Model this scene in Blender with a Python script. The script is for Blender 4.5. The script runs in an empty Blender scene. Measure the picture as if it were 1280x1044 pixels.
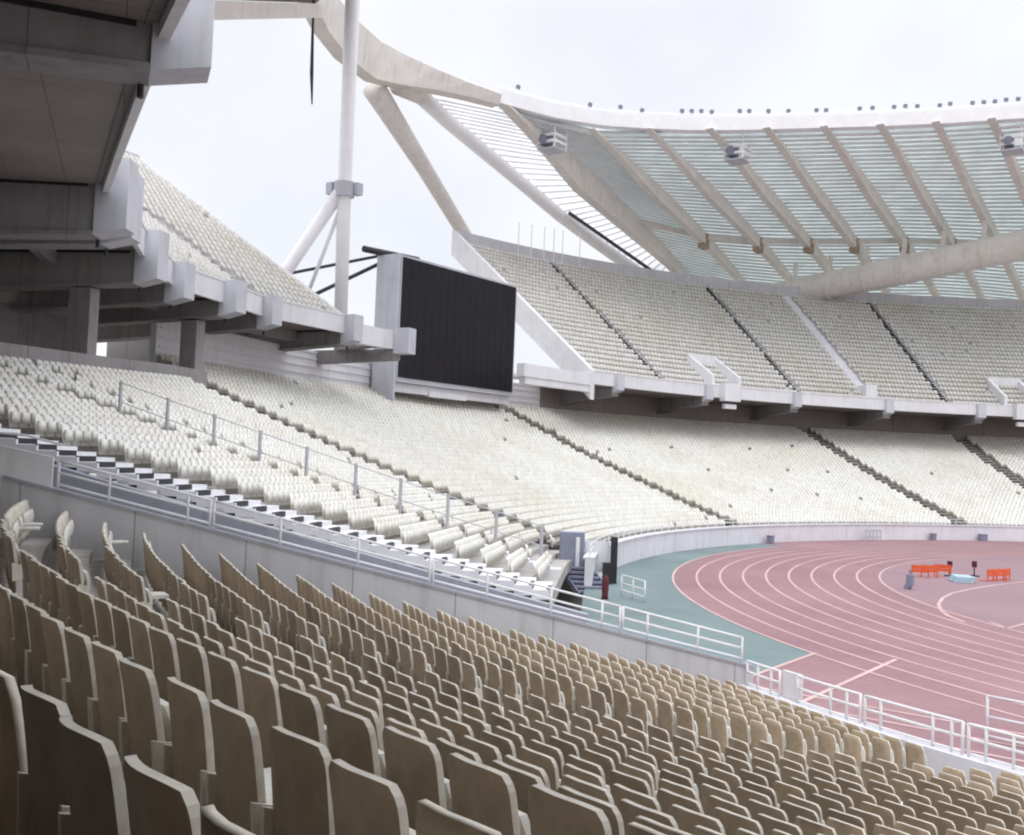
import bpy, math, random
import numpy as np
from mathutils import Vector, Matrix

random.seed(7)
R = math.radians
scn = bpy.context.scene
col = scn.collection

# ------------------------------------------------------------------ camera
CAM = Vector((-17.4547, -69.2049, 5.6789))
RT = Vector((0.7992, 0.59968, 0.04066))
UP = Vector((-0.00578, -0.05997, 0.99818))
FW = Vector((-0.60103, 0.79799, 0.04446))
cd = bpy.data.cameras.new('camera')
cam = bpy.data.objects.new('camera', cd)
col.objects.link(cam)
m = Matrix(((RT.x, UP.x, -FW.x, CAM.x), (RT.y, UP.y, -FW.y, CAM.y), (RT.z, UP.z, -FW.z, CAM.z), (0, 0, 0, 1)))
cam.matrix_world = m
cd.sensor_width = 36.0
cd.lens = 1250.05 / 1280 * 36.0
cd.clip_start = 0.05
cd.clip_end = 5000
scn.camera = cam

# ------------------------------------------------------------------ sky, sun, exposure
SUN_EL, SUN_AZ = R(58), R(-60)
w = bpy.data.worlds.new('World')
scn.world = w
w.use_nodes = True
nt = w.node_tree
nt.nodes.clear()
out = nt.nodes.new('ShaderNodeOutputWorld')
bg = nt.nodes.new('ShaderNodeBackground')
sky = nt.nodes.new('ShaderNodeTexSky')
sky.sky_type = 'NISHITA'
sky.sun_disc = False
sky.sun_elevation = SUN_EL
sky.sun_rotation = R(150)
tc = nt.nodes.new('ShaderNodeTexCoord')
nz = nt.nodes.new('ShaderNodeTexNoise')
nz.inputs['Scale'].default_value = 3.0
nz.inputs['Detail'].default_value = 5
rp = nt.nodes.new('ShaderNodeValToRGB')
rp.color_ramp.elements[0].position = 0.30
rp.color_ramp.elements[0].color = (8.0, 8.3, 9.1, 1)
rp.color_ramp.elements[1].position = 0.62
rp.color_ramp.elements[1].color = (9.7, 9.8, 10.1, 1)
mx = nt.nodes.new('ShaderNodeMixRGB')
mx.inputs[0].default_value = 0.93            # thick overcast veils the blue
nt.links.new(tc.outputs['Generated'], nz.inputs['Vector'])
nt.links.new(nz.outputs['Fac'], rp.inputs['Fac'])
nt.links.new(sky.outputs[0], mx.inputs[1])
nt.links.new(rp.outputs[0], mx.inputs[2])
sx = nt.nodes.new('ShaderNodeSeparateXYZ')     # an overcast sky is brighter overhead than at the horizon
nt.links.new(tc.outputs['Generated'], sx.inputs[0])
ov = nt.nodes.new('ShaderNodeMapRange')
ov.inputs[1].default_value = 0.42
ov.inputs[2].default_value = 1.0
ov.inputs[3].default_value = 1.0
ov.inputs[4].default_value = 3.0
nt.links.new(sx.outputs['Z'], ov.inputs[0])
ml = nt.nodes.new('ShaderNodeMixRGB')
ml.blend_type = 'MULTIPLY'
ml.inputs[0].default_value = 1.0
nt.links.new(mx.outputs[0], ml.inputs[1])
nt.links.new(ov.outputs[0], ml.inputs[2])
nt.links.new(ml.outputs[0], bg.inputs['Color'])
bg.inputs['Strength'].default_value = 0.099
nt.links.new(bg.outputs[0], out.inputs['Surface'])
sd = bpy.data.lights.new('sun', 'SUN')
sd.energy = 0.5
sd.angle = R(25)
sd.color = (1.0, 0.97, 0.92)
so = bpy.data.objects.new('sun', sd)
col.objects.link(so)
so.rotation_euler = (Vector((0.35, -0.55, 0.95)).to_track_quat('Z', 'Y')).to_euler()
scn.view_settings.view_transform = 'Standard'
scn.view_settings.look = 'None'
scn.view_settings.gamma = 1.0
scn.view_settings.exposure = 0.12
scn.cycles.pixel_filter_type = 'BLACKMAN_HARRIS'
scn.cycles.filter_width = 2.1
scn.cycles.max_bounces = 6
scn.cycles.diffuse_bounces = 4


# ------------------------------------------------------------------ materials
def mat(name, c, rough=0.7, var=0.12, scale=2.0, c2=None, metal=0.0, spec=0.3, bump=0.0, trans=0.0, stain=0.0, joints=()):
    M = bpy.data.materials.new(name)
    M.use_nodes = True
    t = M.node_tree
    b = t.nodes['Principled BSDF']
    b.inputs['Roughness'].default_value = rough
    b.inputs['Metallic'].default_value = metal
    b.inputs['Specular IOR Level'].default_value = spec
    tc = t.nodes.new('ShaderNodeTexCoord')
    n1 = t.nodes.new('ShaderNodeTexNoise')
    n1.inputs['Scale'].default_value = scale
    n1.inputs['Detail'].default_value = 6
    n1.inputs['Roughness'].default_value = 0.65
    t.links.new(tc.outputs['Object'], n1.inputs['Vector'])
    r = t.nodes.new('ShaderNodeValToRGB')
    d = c2 or tuple(x * (1 - var) for x in c)
    u = tuple(min(1, x * (1 + var)) for x in c)
    r.color_ramp.elements[0].position = 0.32
    r.color_ramp.elements[0].color = (*d, 1)
    r.color_ramp.elements[1].position = 0.68
    r.color_ramp.elements[1].color = (*u, 1)
    t.links.new(n1.outputs['Fac'], r.inputs['Fac'])
    last = r.outputs[0]
    if stain:
        mp = t.nodes.new('ShaderNodeMapping')
        mp.inputs['Scale'].default_value = (0.9, 0.9, 0.12)
        n2 = t.nodes.new('ShaderNodeTexNoise')
        n2.inputs['Scale'].default_value = 3.0
        n2.inputs['Detail'].default_value = 8
        t.links.new(tc.outputs['Object'], mp.inputs['Vector'])
        t.links.new(mp.outputs[0], n2.inputs['Vector'])
        r2 = t.nodes.new('ShaderNodeValToRGB')
        r2.color_ramp.elements[0].position = 0.52
        r2.color_ramp.elements[0].color = (0, 0, 0, 1)
        r2.color_ramp.elements[1].position = 0.72
        r2.color_ramp.elements[1].color = (stain, stain, stain, 1)
        t.links.new(n2.outputs['Fac'], r2.inputs['Fac'])
        mm = t.nodes.new('ShaderNodeMixRGB')
        mm.inputs[2].default_value = (c[0] * 0.42, c[1] * 0.36, c[2] * 0.28, 1)
        t.links.new(r2.outputs[0], mm.inputs[0])
        t.links.new(last, mm.inputs[1])
        last = mm.outputs[0]
    for dx, dy, dz_, per in joints:              # formwork joints
        vm = t.nodes.new('ShaderNodeVectorMath')
        vm.operation = 'DOT_PRODUCT'
        vm.inputs[1].default_value = (dx / per, dy / per, dz_ / per)
        t.links.new(tc.outputs['Object'], vm.inputs[0])
        fr_ = t.nodes.new('ShaderNodeMath')
        fr_.operation = 'FRACT'
        t.links.new(vm.outputs['Value'], fr_.inputs[0])
        lt = t.nodes.new('ShaderNodeMath')
        lt.operation = 'LESS_THAN'
        lt.inputs[1].default_value = 0.03 / per
        t.links.new(fr_.outputs[0], lt.inputs[0])
        mj = t.nodes.new('ShaderNodeMixRGB')
        mj.inputs[2].default_value = (c[0] * 0.55, c[1] * 0.53, c[2] * 0.52, 1)
        t.links.new(lt.outputs[0], mj.inputs[0])
        t.links.new(last, mj.inputs[1])
        last = mj.outputs[0]
    t.links.new(last, b.inputs['Base Color'])
    if bump:
        bp = t.nodes.new('ShaderNodeBump')
        bp.inputs['Strength'].default_value = bump
        bp.inputs['Distance'].default_value = 0.02
        n3 = t.nodes.new('ShaderNodeTexNoise')
        n3.inputs['Scale'].default_value = scale * 12
        n3.inputs['Detail'].default_value = 4
        t.links.new(tc.outputs['Object'], n3.inputs['Vector'])
        t.links.new(n3.outputs['Fac'], bp.inputs['Height'])
        t.links.new(bp.outputs[0], b.inputs['Normal'])
    if trans:
        tr = t.nodes.new('ShaderNodeBsdfTranslucent')
        t.links.new(last, tr.inputs['Color'])
        ms = t.nodes.new('ShaderNodeMixShader')
        ms.inputs[0].default_value = trans
        t.links.new(b.outputs[0], ms.inputs[1])
        t.links.new(tr.outputs[0], ms.inputs[2])
        t.links.new(ms.outputs[0], t.nodes['Material Output'].inputs['Surface'])
    return M


def seat_mat(name, c, var, broad=False):
    """plastic whose tone differs a little from seat to seat (faded shells)"""
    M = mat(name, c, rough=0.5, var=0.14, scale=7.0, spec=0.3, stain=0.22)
    t = M.node_tree
    b = t.nodes['Principled BSDF']
    src = b.inputs['Base Color'].links[0].from_socket
    at = t.nodes.new('ShaderNodeAttribute')
    at.attribute_name = 'tone'
    oi = t.nodes.new('ShaderNodeObjectInfo')
    ad = t.nodes.new('ShaderNodeMath')
    ad.operation = 'ADD'
    t.links.new(at.outputs['Fac'], ad.inputs[0])
    t.links.new(oi.outputs['Random'], ad.inputs[1])
    mr = t.nodes.new('ShaderNodeMapRange')
    mr.inputs[1].default_value = 0
    mr.inputs[2].default_value = 1.6
    mr.inputs[3].default_value = 1 - var
    mr.inputs[4].default_value = 1 + var
    t.links.new(ad.outputs[0], mr.inputs[0])
    if broad:
        tcb = t.nodes.new('ShaderNodeTexCoord')
        nb = t.nodes.new('ShaderNodeTexNoise')
        nb.inputs['Scale'].default_value = 0.16
        nb.inputs['Detail'].default_value = 5
        t.links.new(tcb.outputs['Object'], nb.inputs['Vector'])
        rb = t.nodes.new('ShaderNodeValToRGB')
        rb.color_ramp.elements[0].position = 0.34
        rb.color_ramp.elements[0].color = (0.94, 0.915, 0.87, 1)
        rb.color_ramp.elements[1].position = 0.56
        rb.color_ramp.elements[1].color = (1, 1, 1, 1)
        t.links.new(nb.outputs['Fac'], rb.inputs['Fac'])
        mb_ = t.nodes.new('ShaderNodeMixRGB')
        mb_.blend_type = 'MULTIPLY'
        mb_.inputs[0].default_value = 1
        t.links.new(src, mb_.inputs[1])
        t.links.new(rb.outputs[0], mb_.inputs[2])
        src = mb_.outputs[0]
    mm = t.nodes.new('ShaderNodeMixRGB')
    mm.blend_type = 'MULTIPLY'
    mm.inputs[0].default_value = 1
    t.links.new(src, mm.inputs[1])
    t.links.new(mr.outputs[0], mm.inputs[2])
    t.links.new(mm.outputs[0], b.inputs['Base Color'])
    return M


M = {}
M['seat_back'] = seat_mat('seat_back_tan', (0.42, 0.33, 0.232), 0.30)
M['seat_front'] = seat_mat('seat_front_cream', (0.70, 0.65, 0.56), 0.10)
M['seat_pan'] = seat_mat('seat_pan_pale', (0.72, 0.70, 0.64), 0.10)
M['seat_far'] = seat_mat('seat_far_cream', (0.77, 0.755, 0.705), 0.09, True)
M['seat_up'] = seat_mat('seat_upper_cream', (0.65, 0.635, 0.595), 0.11, True)
M['concrete'] = mat('terrace_concrete', (0.42, 0.40, 0.38), 0.85, 0.15, 0.6, bump=0.3, stain=0.3)
M['concrete_shade'] = mat('stair_painted_shade', (0.045, 0.040, 0.038), 0.9, 0.25, 1.5)  # shade between the seat blocks, put into the colour of the steps
M['concrete_pale'] = mat('pale_concrete', (0.74, 0.73, 0.77), 0.8, 0.06, 0.5, stain=0.25)
M['lav_wall'] = mat('pale_grey_render', (0.58, 0.58, 0.605), 0.8, 0.07, 0.4, bump=0.15, stain=0.25, joints=((0.648, 0.7615, 0, 2.4),))
M['grey_wall'] = mat('blue_grey_wall', (0.40, 0.41, 0.47), 0.8, 0.10, 0.4, stain=0.3)
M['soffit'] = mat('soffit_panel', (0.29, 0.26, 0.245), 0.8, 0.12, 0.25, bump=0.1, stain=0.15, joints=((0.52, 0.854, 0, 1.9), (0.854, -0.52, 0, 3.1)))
M['rear'] = mat('darkened_rear_render', (0.16, 0.14, 0.125), 0.85, 0.12, 0.4, stain=0.2)  # kept dark so the unseen rear dims the near seat backs
M['girder'] = mat('girder_concrete', (0.32, 0.305, 0.31), 0.75, 0.10, 0.4, bump=0.1, stain=0.35, joints=((0.52, 0.854, 0, 2.6),))
M['fascia'] = mat('white_fascia', (0.78, 0.78, 0.80), 0.6, 0.06, 0.5, stain=0.15)
M['block_paint'] = mat('pale_blue_grey_paint', (0.58, 0.59, 0.64), 0.6, 0.07, 0.6, stain=0.2)
M['white_steel'] = mat('white_painted_steel', (0.88, 0.88, 0.89), 0.45, 0.05, 0.7)
M['rail'] = mat('rail_paint', (0.86, 0.86, 0.88), 0.45, 0.05, 3.0)
M['beige_steel'] = mat('weathered_beige_steel', (0.76, 0.725, 0.675), 0.6, 0.07, 0.5, stain=0.25)
M['rust'] = mat('rust_stained_joint', (0.38, 0.30, 0.225), 0.85, 0.3, 2.0)
M['roof_poly'] = mat('pale_translucent_sheet', (0.80, 0.84, 0.835), 0.4, 0.08, 0.3, trans=0.6)
M['roof_white'] = mat('white_end_sheet', (0.93, 0.93, 0.94), 0.45, 0.05, 0.3, trans=0.75)
M['purlin'] = mat('purlin_steel', (0.66, 0.68, 0.675), 0.6, 0.08, 0.8)
M['dark'] = mat('dark_metal', (0.035, 0.035, 0.04), 0.5, 0.2, 2.0)
M['screen'] = mat('screen_black', (0.012, 0.010, 0.014), 0.55, 0.25, 0.5, spec=0.25)
M['cabinet'] = mat('cabinet_grey', (0.50, 0.51, 0.55), 0.5, 0.06, 0.5)
M['track'] = mat('track_red_rubber', (0.295, 0.178, 0.187), 0.9, 0.12, 0.15, bump=0.1, c2=(0.255, 0.15, 0.165), stain=0.2)
M['infield'] = mat('infield_mauve_rubber', (0.285, 0.19, 0.21), 0.9, 0.08, 0.12, stain=0.2)
M['green'] = mat('green_rubber', (0.185, 0.24, 0.235), 0.9, 0.12, 0.12, c2=(0.145, 0.19, 0.193))
M['line'] = mat('line_paint', (0.58, 0.40, 0.39), 0.8, 0.15, 0.5)
M['ground'] = mat('ground_dust', (0.32, 0.30, 0.27), 0.95, 0.15, 0.05)
M['orange'] = mat('orange_paint', (0.75, 0.13, 0.045), 0.5, 0.1, 3.0)
M['blue'] = mat('pale_blue_vinyl', (0.42, 0.58, 0.66), 0.5, 0.1, 2.0)
M['maroon'] = mat('maroon_cloth', (0.11, 0.025, 0.035), 0.8, 0.15, 3.0)
M['slate'] = mat('slate_blue_panel', (0.24, 0.25, 0.33), 0.6, 0.10, 1.0)


# ------------------------------------------------------------------ mesh helper
class MB:
    def __init__(s):
        s.v, s.f, s.mi = [], [], []

    def face(s, pts, k=0):
        b = len(s.v)
        s.v += [tuple(p) for p in pts]
        s.f.append(tuple(range(b, b + len(pts))))
        s.mi.append(k)

    def hexa(s, p, k=0):
        """p: 4 bottom + 4 top points"""
        b = len(s.v)
        s.v += [tuple(q) for q in p]
        for q in ((3, 2, 1, 0), (4, 5, 6, 7), (0, 1, 5, 4), (1, 2, 6, 5), (2, 3, 7, 6), (3, 0, 4, 7)):
            s.f.append(tuple(b + i for i in q))
            s.mi.append(k)

    def box(s, c, size, ax=None, k=0):
        c = Vector(c)
        X, Y, Z = ax or (Vector((1, 0, 0)), Vector((0, 1, 0)), Vector((0, 0, 1)))
        a, b, d = X * size[0] / 2, Y * size[1] / 2, Z * size[2] / 2
        s.hexa([c - a - b - d, c + a - b - d, c + a + b - d, c - a + b - d,
                c - a - b + d, c + a - b + d, c + a + b + d, c - a + b + d], k)

    def bar(s, p, q, wd, ht, k=0, up=(0, 0, 1)):
        p, q = Vector(p), Vector(q)
        Y = (q - p)
        L = Y.length
        Y.normalize()
        X = Y.cross(Vector(up))
        if X.length < 1e-4:
            X = Y.cross(Vector((1, 0, 0)))
        X.normalize()
        Z = X.cross(Y)
        s.box((p + q) / 2, (wd, L, ht), (X, Y, Z), k)

    def tube(s, pts, rad, k=0, n=8, cap=True):
        pts = [Vector(p) for p in pts]
        rads = rad if isinstance(rad, (list, tuple)) else [rad] * len(pts)
        b = len(s.v)
        up0 = Vector((0, 0, 1))
        for i, p in enumerate(pts):
            t = (pts[min(i + 1, len(pts) - 1)] - pts[max(i - 1, 0)]).normalized()
            u = up0 if abs(t.z) < 0.95 else Vector((1, 0, 0))
            X = t.cross(u).normalized()
            Y = X.cross(t)
            for j in range(n):
                a = 2 * math.pi * j / n
                s.v.append(tuple(p + (X * math.cos(a) + Y * math.sin(a)) * rads[i]))
        for i in range(len(pts) - 1):
            for j in range(n):
                s.f.append((b + i * n + j, b + i * n + (j + 1) % n, b + (i + 1) * n + (j + 1) % n, b + (i + 1) * n + j))
                s.mi.append(k)
        if cap:
            s.f.append(tuple(b + j for j in range(n))[::-1])
            s.mi.append(k)
            e = b + (len(pts) - 1) * n
            s.f.append(tuple(e + j for j in range(n)))
            s.mi.append(k)

    def ribbon(s, A, B, k=0):
        for i in range(len(A) - 1):
            s.face((A[i], A[i + 1], B[i + 1], B[i]), k)

    def band(s, prof, k=0, close=True):
        """prof: list of cross-sections (each a list of points) swept into a solid"""
        m_ = len(prof[0])
        b = len(s.v)
        for pr in prof:
            s.v += [tuple(p) for p in pr]
        for i in range(len(prof) - 1):
            for j in range(m_ if close else m_ - 1):
                s.f.append((b + i * m_ + j, b + i * m_ + (j + 1) % m_, b + (i + 1) * m_ + (j + 1) % m_, b + (i + 1) * m_ + j))
                s.mi.append(k)
        if close:
            s.f.append(tuple(b + j for j in range(m_))[::-1])
            s.mi.append(k)
            e = b + (len(prof) - 1) * m_
            s.f.append(tuple(e + j for j in range(m_)))
            s.mi.append(k)

    def mesh(s, name, mats, smooth=False):
        me = bpy.data.meshes.new(name)
        me.from_pydata(s.v, [], s.f)
        for x in (mats if isinstance(mats, (list, tuple)) else [mats]):
            me.materials.append(x)
        me.polygons.foreach_set('material_index', s.mi)
        if smooth:
            me.polygons.foreach_set('use_smooth', [True] * len(s.f))
        me.update()
        return me

    def build(s, name, mats, parent=None, smooth=False, recalc=True):
        me = s.mesh(name, mats, smooth)
        if recalc:
            import bmesh
            bm = bmesh.new()
            bm.from_mesh(me)
            bmesh.ops.recalc_face_normals(bm, faces=bm.faces)
            bm.to_mesh(me)
            bm.free()
        o = bpy.data.objects.new(name, me)
        col.objects.link(o)
        if parent:
            o.parent = parent
            o.matrix_parent_inverse = parent.matrix_basis.inverted()
        return o


def tag(o, label, cat, group=None, kind=None):
    if label:
        o['label'] = label
    if cat:
        o['category'] = cat
    if group:
        o['group'] = group
    if kind:
        o['kind'] = kind
    return o


def thing(name, label, cat, loc=(0, 0, 0), group=None):
    o = bpy.data.objects.new(name, None)
    o.empty_display_size = 0.3
    o.location = loc
    col.objects.link(o)
    return tag(o, label, cat, group)


def struct(o):
    o['kind'] = 'structure'
    return o


# ------------------------------------------------------------------ bowl geometry
CF, RF = (10.5, 0.0), 60.5            # end curve
CN, RN = (-9.405, -13.938), 36.2      # tighter curve of the near block; its angles are written with a full turn added (n > 400)


NS = 212.0


def cen(n):
    return (CF, RF) if n < 400 else (CN, RN)


def B(n, o, z=0.0):
    c, r = cen(n)
    if NS < n < 400:                     # the last block beside the gangway runs straight
        a, s_ = R(NS), (r + o) * math.tan(R(n - NS))
        return Vector((c[0] + (r + o) * math.cos(a) - s_ * math.sin(a), c[1] + (r + o) * math.sin(a) + s_ * math.cos(a), z))
    a = R(n)
    return Vector((c[0] + (r + o) * math.cos(a), c[1] + (r + o) * math.sin(a), z))


def fr(n):
    """inward, along, up at normal angle n"""
    a = R(NS) if NS < n < 400 else R(n)
    return Vector((-math.cos(a), -math.sin(a), 0)), Vector((-math.sin(a), math.cos(a), 0)), Vector((0, 0, 1))


def ss(t):
    t = max(0.0, min(1.0, t))
    return t * t * (3 - 2 * t)


def z_wall(o):
    return -0.1 + 0.237 * (o - 1.2)


def z_near(n, o):
    # the near rows dish below the even rake of the gangway wall, more so away from the wall
    q = max(0.0, min(1.0, (n - 600) / 12))
    t = max(0.0, min(1.0, (16.8 - o) / 16.8))
    dish = (0.10 + 0.44 * q) * math.sin(math.pi * t ** 0.85) ** 0.9 + 0.10 * t ** 2
    return z_wall(o) - dish


def z_low(n, o):
    zf = 0.5 + 0.30 * o + 0.0025 * o * o
    zb = 1.42 + 0.245 * o + 0.001 * o * o
    t = max(0.0, min(1.0, (n - 206) / 20))
    return zf * (1 - t) + zb * t


def frange(a, b, step):
    k = max(1, int(abs(b - a) / step + 0.5))
    return [a + (b - a) * i / k for i in range(k + 1)]


def terrace(mb, nf, zf, obs, step=1.5, k=0, depth=0.8, dz=0.0):
    """stepped concrete under the rows; nf(o)->(n0,n1)"""
    for i, ob in enumerate(obs):
        n0, n1 = nf(ob)
        ns = frange(n0, n1, step)
        o0, o1 = ob - 0.6, ob - 0.6 + depth
        A = [B(n, o0, zf(n, ob) + dz) for n in ns]
        Bb = [B(n, o1, zf(n, ob) + dz) for n in ns]
        D = [B(n, o0, (zf(n, ob - depth) if i else zf(n, ob) - 0.5) + dz) for n in ns]
        mb.ribbon(A, Bb, k)
        mb.ribbon(D, A, k)


def wall_arc(mb, n0, n1, o0, o1, z0, z1, step=1.5, k=0):
    """solid arc wall; z0, z1 numbers or functions of n"""
    f0 = z0 if callable(z0) else (lambda n: z0)
    f1 = z1 if callable(z1) else (lambda n: z1)
    mb.band([[B(n, o0, f0(n)), B(n, o1, f0(n)), B(n, o1, f1(n)), B(n, o0, f1(n))] for n in frange(n0, n1, step)], k)


# ------------------------------------------------------------------ ground, track, lines
mb = MB()
mb.face([(-2500, -2500, -1.7), (2500, -2500, -1.7), (2500, 2500, -1.7), (-2500, 2500, -1.7)])
struct(mb.build('ground', M['ground']))


def oval(rad, xe=85.0, seg=64):
    p = [(rad * math.cos(R(90 + 180 * i / seg)), rad * math.sin(R(90 + 180 * i / seg))) for i in range(seg + 1)]
    return [(xe, rad)] + p + [(xe, -rad)]


mb = MB()
pts = [B(n, 0.3, 0) for n in frange(60, 226, 2)] + [B(n, 0.3, 0) for n in frange(592, 640, 2)]
pts = [Vector((110, 75, 0)), ] + pts + [Vector((110, -62, 0))]
mb.face([tuple(p) for p in pts])
struct(mb.build('green_surround', M['green'], recalc=False))

r9 = 36.5 + 9 * 1.22
mb = MB()
A_, B_ = oval(36.5), oval(r9)
mb.ribbon([(x, y, 0.008) for x, y in A_], [(x, y, 0.008) for x, y in B_])
struct(mb.build('running_track', M['track']))
mb = MB()
mb.face([(x, y, 0.004) for x, y in oval(36.6)])
struct(mb.build('infield', M['infield'], recalc=False))
# the red surface runs on to the wall along the far side, and out to the start of the sprint straight
mb = MB()
ang = frange(173, 60, 2)
mb.ribbon([(47.4 * math.cos(R(a)) if math.cos(R(a)) < 0 else 47.4 * math.cos(R(a)), max(47.4 * math.sin(R(a)), 0), 0.006) for a in ang],
          [tuple(B(n, 0.25, 0.006)) for n in ang])
struct(mb.build('track_apron', M['track']))
mb = MB()
arc = [(r9 * math.cos(R(a)), r9 * math.sin(R(a)), 0.006) for a in frange(233, 270, 1.5)]
arc = [(x, y + 0.05, z) for x, y, z in arc if x > -28.8]
mb.face([(-28.8, -r9, 0.006), (0, -r9, 0.006)] + arc[::-1] + [(-28.8, arc[0][1], 0.006)])
struct(mb.build('sprint_start_apron', M['track']))

mb = MB()
for k in range(10):
    r = 36.5 + 1.22 * k
    wd = 0.055
    mb.ribbon([(x, y, 0.014) for x, y in oval(r - wd, seg=128)], [(x, y, 0.014) for x, y in oval(r + wd, seg=128)])
for k in range(4):                                   # lane lines run straight on through the sprint start apron
    y = -(r9 - 1.22 * k)
    x0 = -28.8
    x1 = -max(0.0, math.sqrt(max(0, r9 ** 2 - y * y)) * 0) - 0.0
    mb.face([(x0, y - 0.06, 0.016), (x1, y - 0.06, 0.016), (x1, y + 0.06, 0.016), (x0, y + 0.06, 0.016)])
for x, y0, y1 in ((-28.8, -47.4, -37.6), (-26.6, -47.4, -36.6)):
    mb.face([(x - 0.07, y0, 0.018), (x + 0.07, y0, 0.018), (x + 0.07, y1, 0.018), (x - 0.07, y1, 0.018)])
ARC = [(-27.03, -25.83), (-27.97, -24.42), (-28.64, -22.8), (-29.22, -20.85), (-29.72, -18.08), (-29.9, -15.46), (-29.7, -12.6), (-29.3, -9.5), (-28.5, -5.4), (-27.3, -1.0)]
AV = [Vector((x, y, 0.016)) for x, y in ARC]
L1, L2 = [], []
for i, p in enumerate(AV):
    t = (AV[min(i + 1, len(AV) - 1)] - AV[max(i - 1, 0)]).normalized()
    nrm = Vector((-t.y, t.x, 0))
    L1.append(p + nrm * 0.08)
    L2.append(p - nrm * 0.08)
mb.ribbon(L1, L2)
for p, q in (((-26.25, -24.86), (-25.4, -26.21)), ((-25.4, -26.21), (-24.6, -20.5))):
    p, q = Vector((*p, 0.017)), Vector((*q, 0.017))
    t = (q - p).normalized() * 0.06
    mb.face([p + Vector((-t.y, t.x, 0)), q + Vector((-t.y, t.x, 0)), q - Vector((-t.y, t.x, 0)), p - Vector((-t.y, t.x, 0))])
struct(mb.build('lane_markings', M['line']))

# ------------------------------------------------------------------ lower stand beyond the gangway
FAR_OBS = [1.7 + 0.8 * i for i in range(33)]
N_END = 226.0
far = thing('lower_stand', 'long curved lower tier of cream seats running round the track end', 'grandstand', tuple(B(180, 0)))
DARK_AISLES = [132.0, 145.8, 174.9, 204.3]
PALE_AISLES = [217.5]
AW = 0.75


def hw(n, o, w_=AW):
    return math.degrees(w_ / (cen(n)[1] + o))


mb = MB()
LEFT_OBS = FAR_OBS[:28]
terrace(mb, lambda o: (98, 203.5), z_low, FAR_OBS)
for a, b in ((203.5, 215), (215.001, N_END)):
    terrace(mb, lambda o: (a, b), z_low, LEFT_OBS)
mb.build('terrace', M['concrete'], far)
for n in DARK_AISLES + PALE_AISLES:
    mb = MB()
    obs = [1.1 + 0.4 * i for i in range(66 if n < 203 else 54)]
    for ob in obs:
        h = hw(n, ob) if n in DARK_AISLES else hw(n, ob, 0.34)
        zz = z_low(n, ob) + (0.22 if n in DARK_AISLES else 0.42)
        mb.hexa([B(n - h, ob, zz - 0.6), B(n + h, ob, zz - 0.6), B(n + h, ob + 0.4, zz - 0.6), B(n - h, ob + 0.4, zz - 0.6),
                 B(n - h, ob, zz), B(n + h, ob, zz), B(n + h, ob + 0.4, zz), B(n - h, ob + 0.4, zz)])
    o_ = mb.build('stair', M['concrete_shade'] if n in DARK_AISLES else M['concrete_pale'], far)
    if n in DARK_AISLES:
        o_['label'] = 'stair darkened with painted shade climbing between cream seat blocks'
mb = MB()
wall_arc(mb, 98, 209.5, 0.0, 0.35, 0.0, 1.35)
wall_arc(mb, 98, 209.5, -0.08, 0.45, 1.352, 1.44)
mb.build('front_wall', M['concrete_pale'], far)
mb = MB()
for n in frange(98, 209.5, 1.35):
    p = B(n, 0.15, 1.44)
    mb.tube([p, p + Vector((0, 0, 0.55))], 0.025, n=5)
for zz in (1.72, 1.98):
    mb.tube([B(n, 0.15, zz) for n in frange(98, 209.5, 1.35)], 0.022, n=5)
mb.build('front_railing', M['white_steel'], far)
# back walls of the tier
mb = MB()
wall_arc(mb, 98, 171, 27.6, 28.0, 8.0, 15.5)
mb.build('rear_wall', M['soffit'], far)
mb = MB()
wall_arc(mb, 171, 203, 27.6, 28.0, 8.0, 13.6)
for zz in (11.1, 11.7, 12.3, 12.9, 13.4):
    wall_arc(mb, 171.2, 202.8, 27.52, 27.595, zz, zz + 0.12)
mb.build('concourse_wall', M['fascia'], far)
mb = MB()
wall_arc(mb, 203.5, 215, 23.6, 24.0, 5.0, lambda n: z_low(n, 23.6) + 1.25)
wall_arc(mb, 215.01, 229, 23.6, 24.0, 4.0, lambda n: z_low(n, 23.6) + 1.25)
wall_arc(mb, 203.5, 212, 33.0, 33.4, 4.0, 13.3)
wall_arc(mb, 212.01, 230, 33.0, 33.4, 4.0, 13.3)
mb.build('rear_wall', M['girder'], far)
mb = MB()       # flank of the tier along the gangway
prof = []
for ob in [0.0] + LEFT_OBS:
    zt = z_low(N_END, ob) + 0.05
    prof.append([B(N_END, ob, -1), B(N_END + hw(N_END, ob, 0.3), ob, -1), B(N_END + hw(N_END, ob, 0.3), ob, zt), B(N_END, ob, zt)])
mb.band(prof)
mb.build('side_wall', M['grey_wall'], far)

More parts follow.
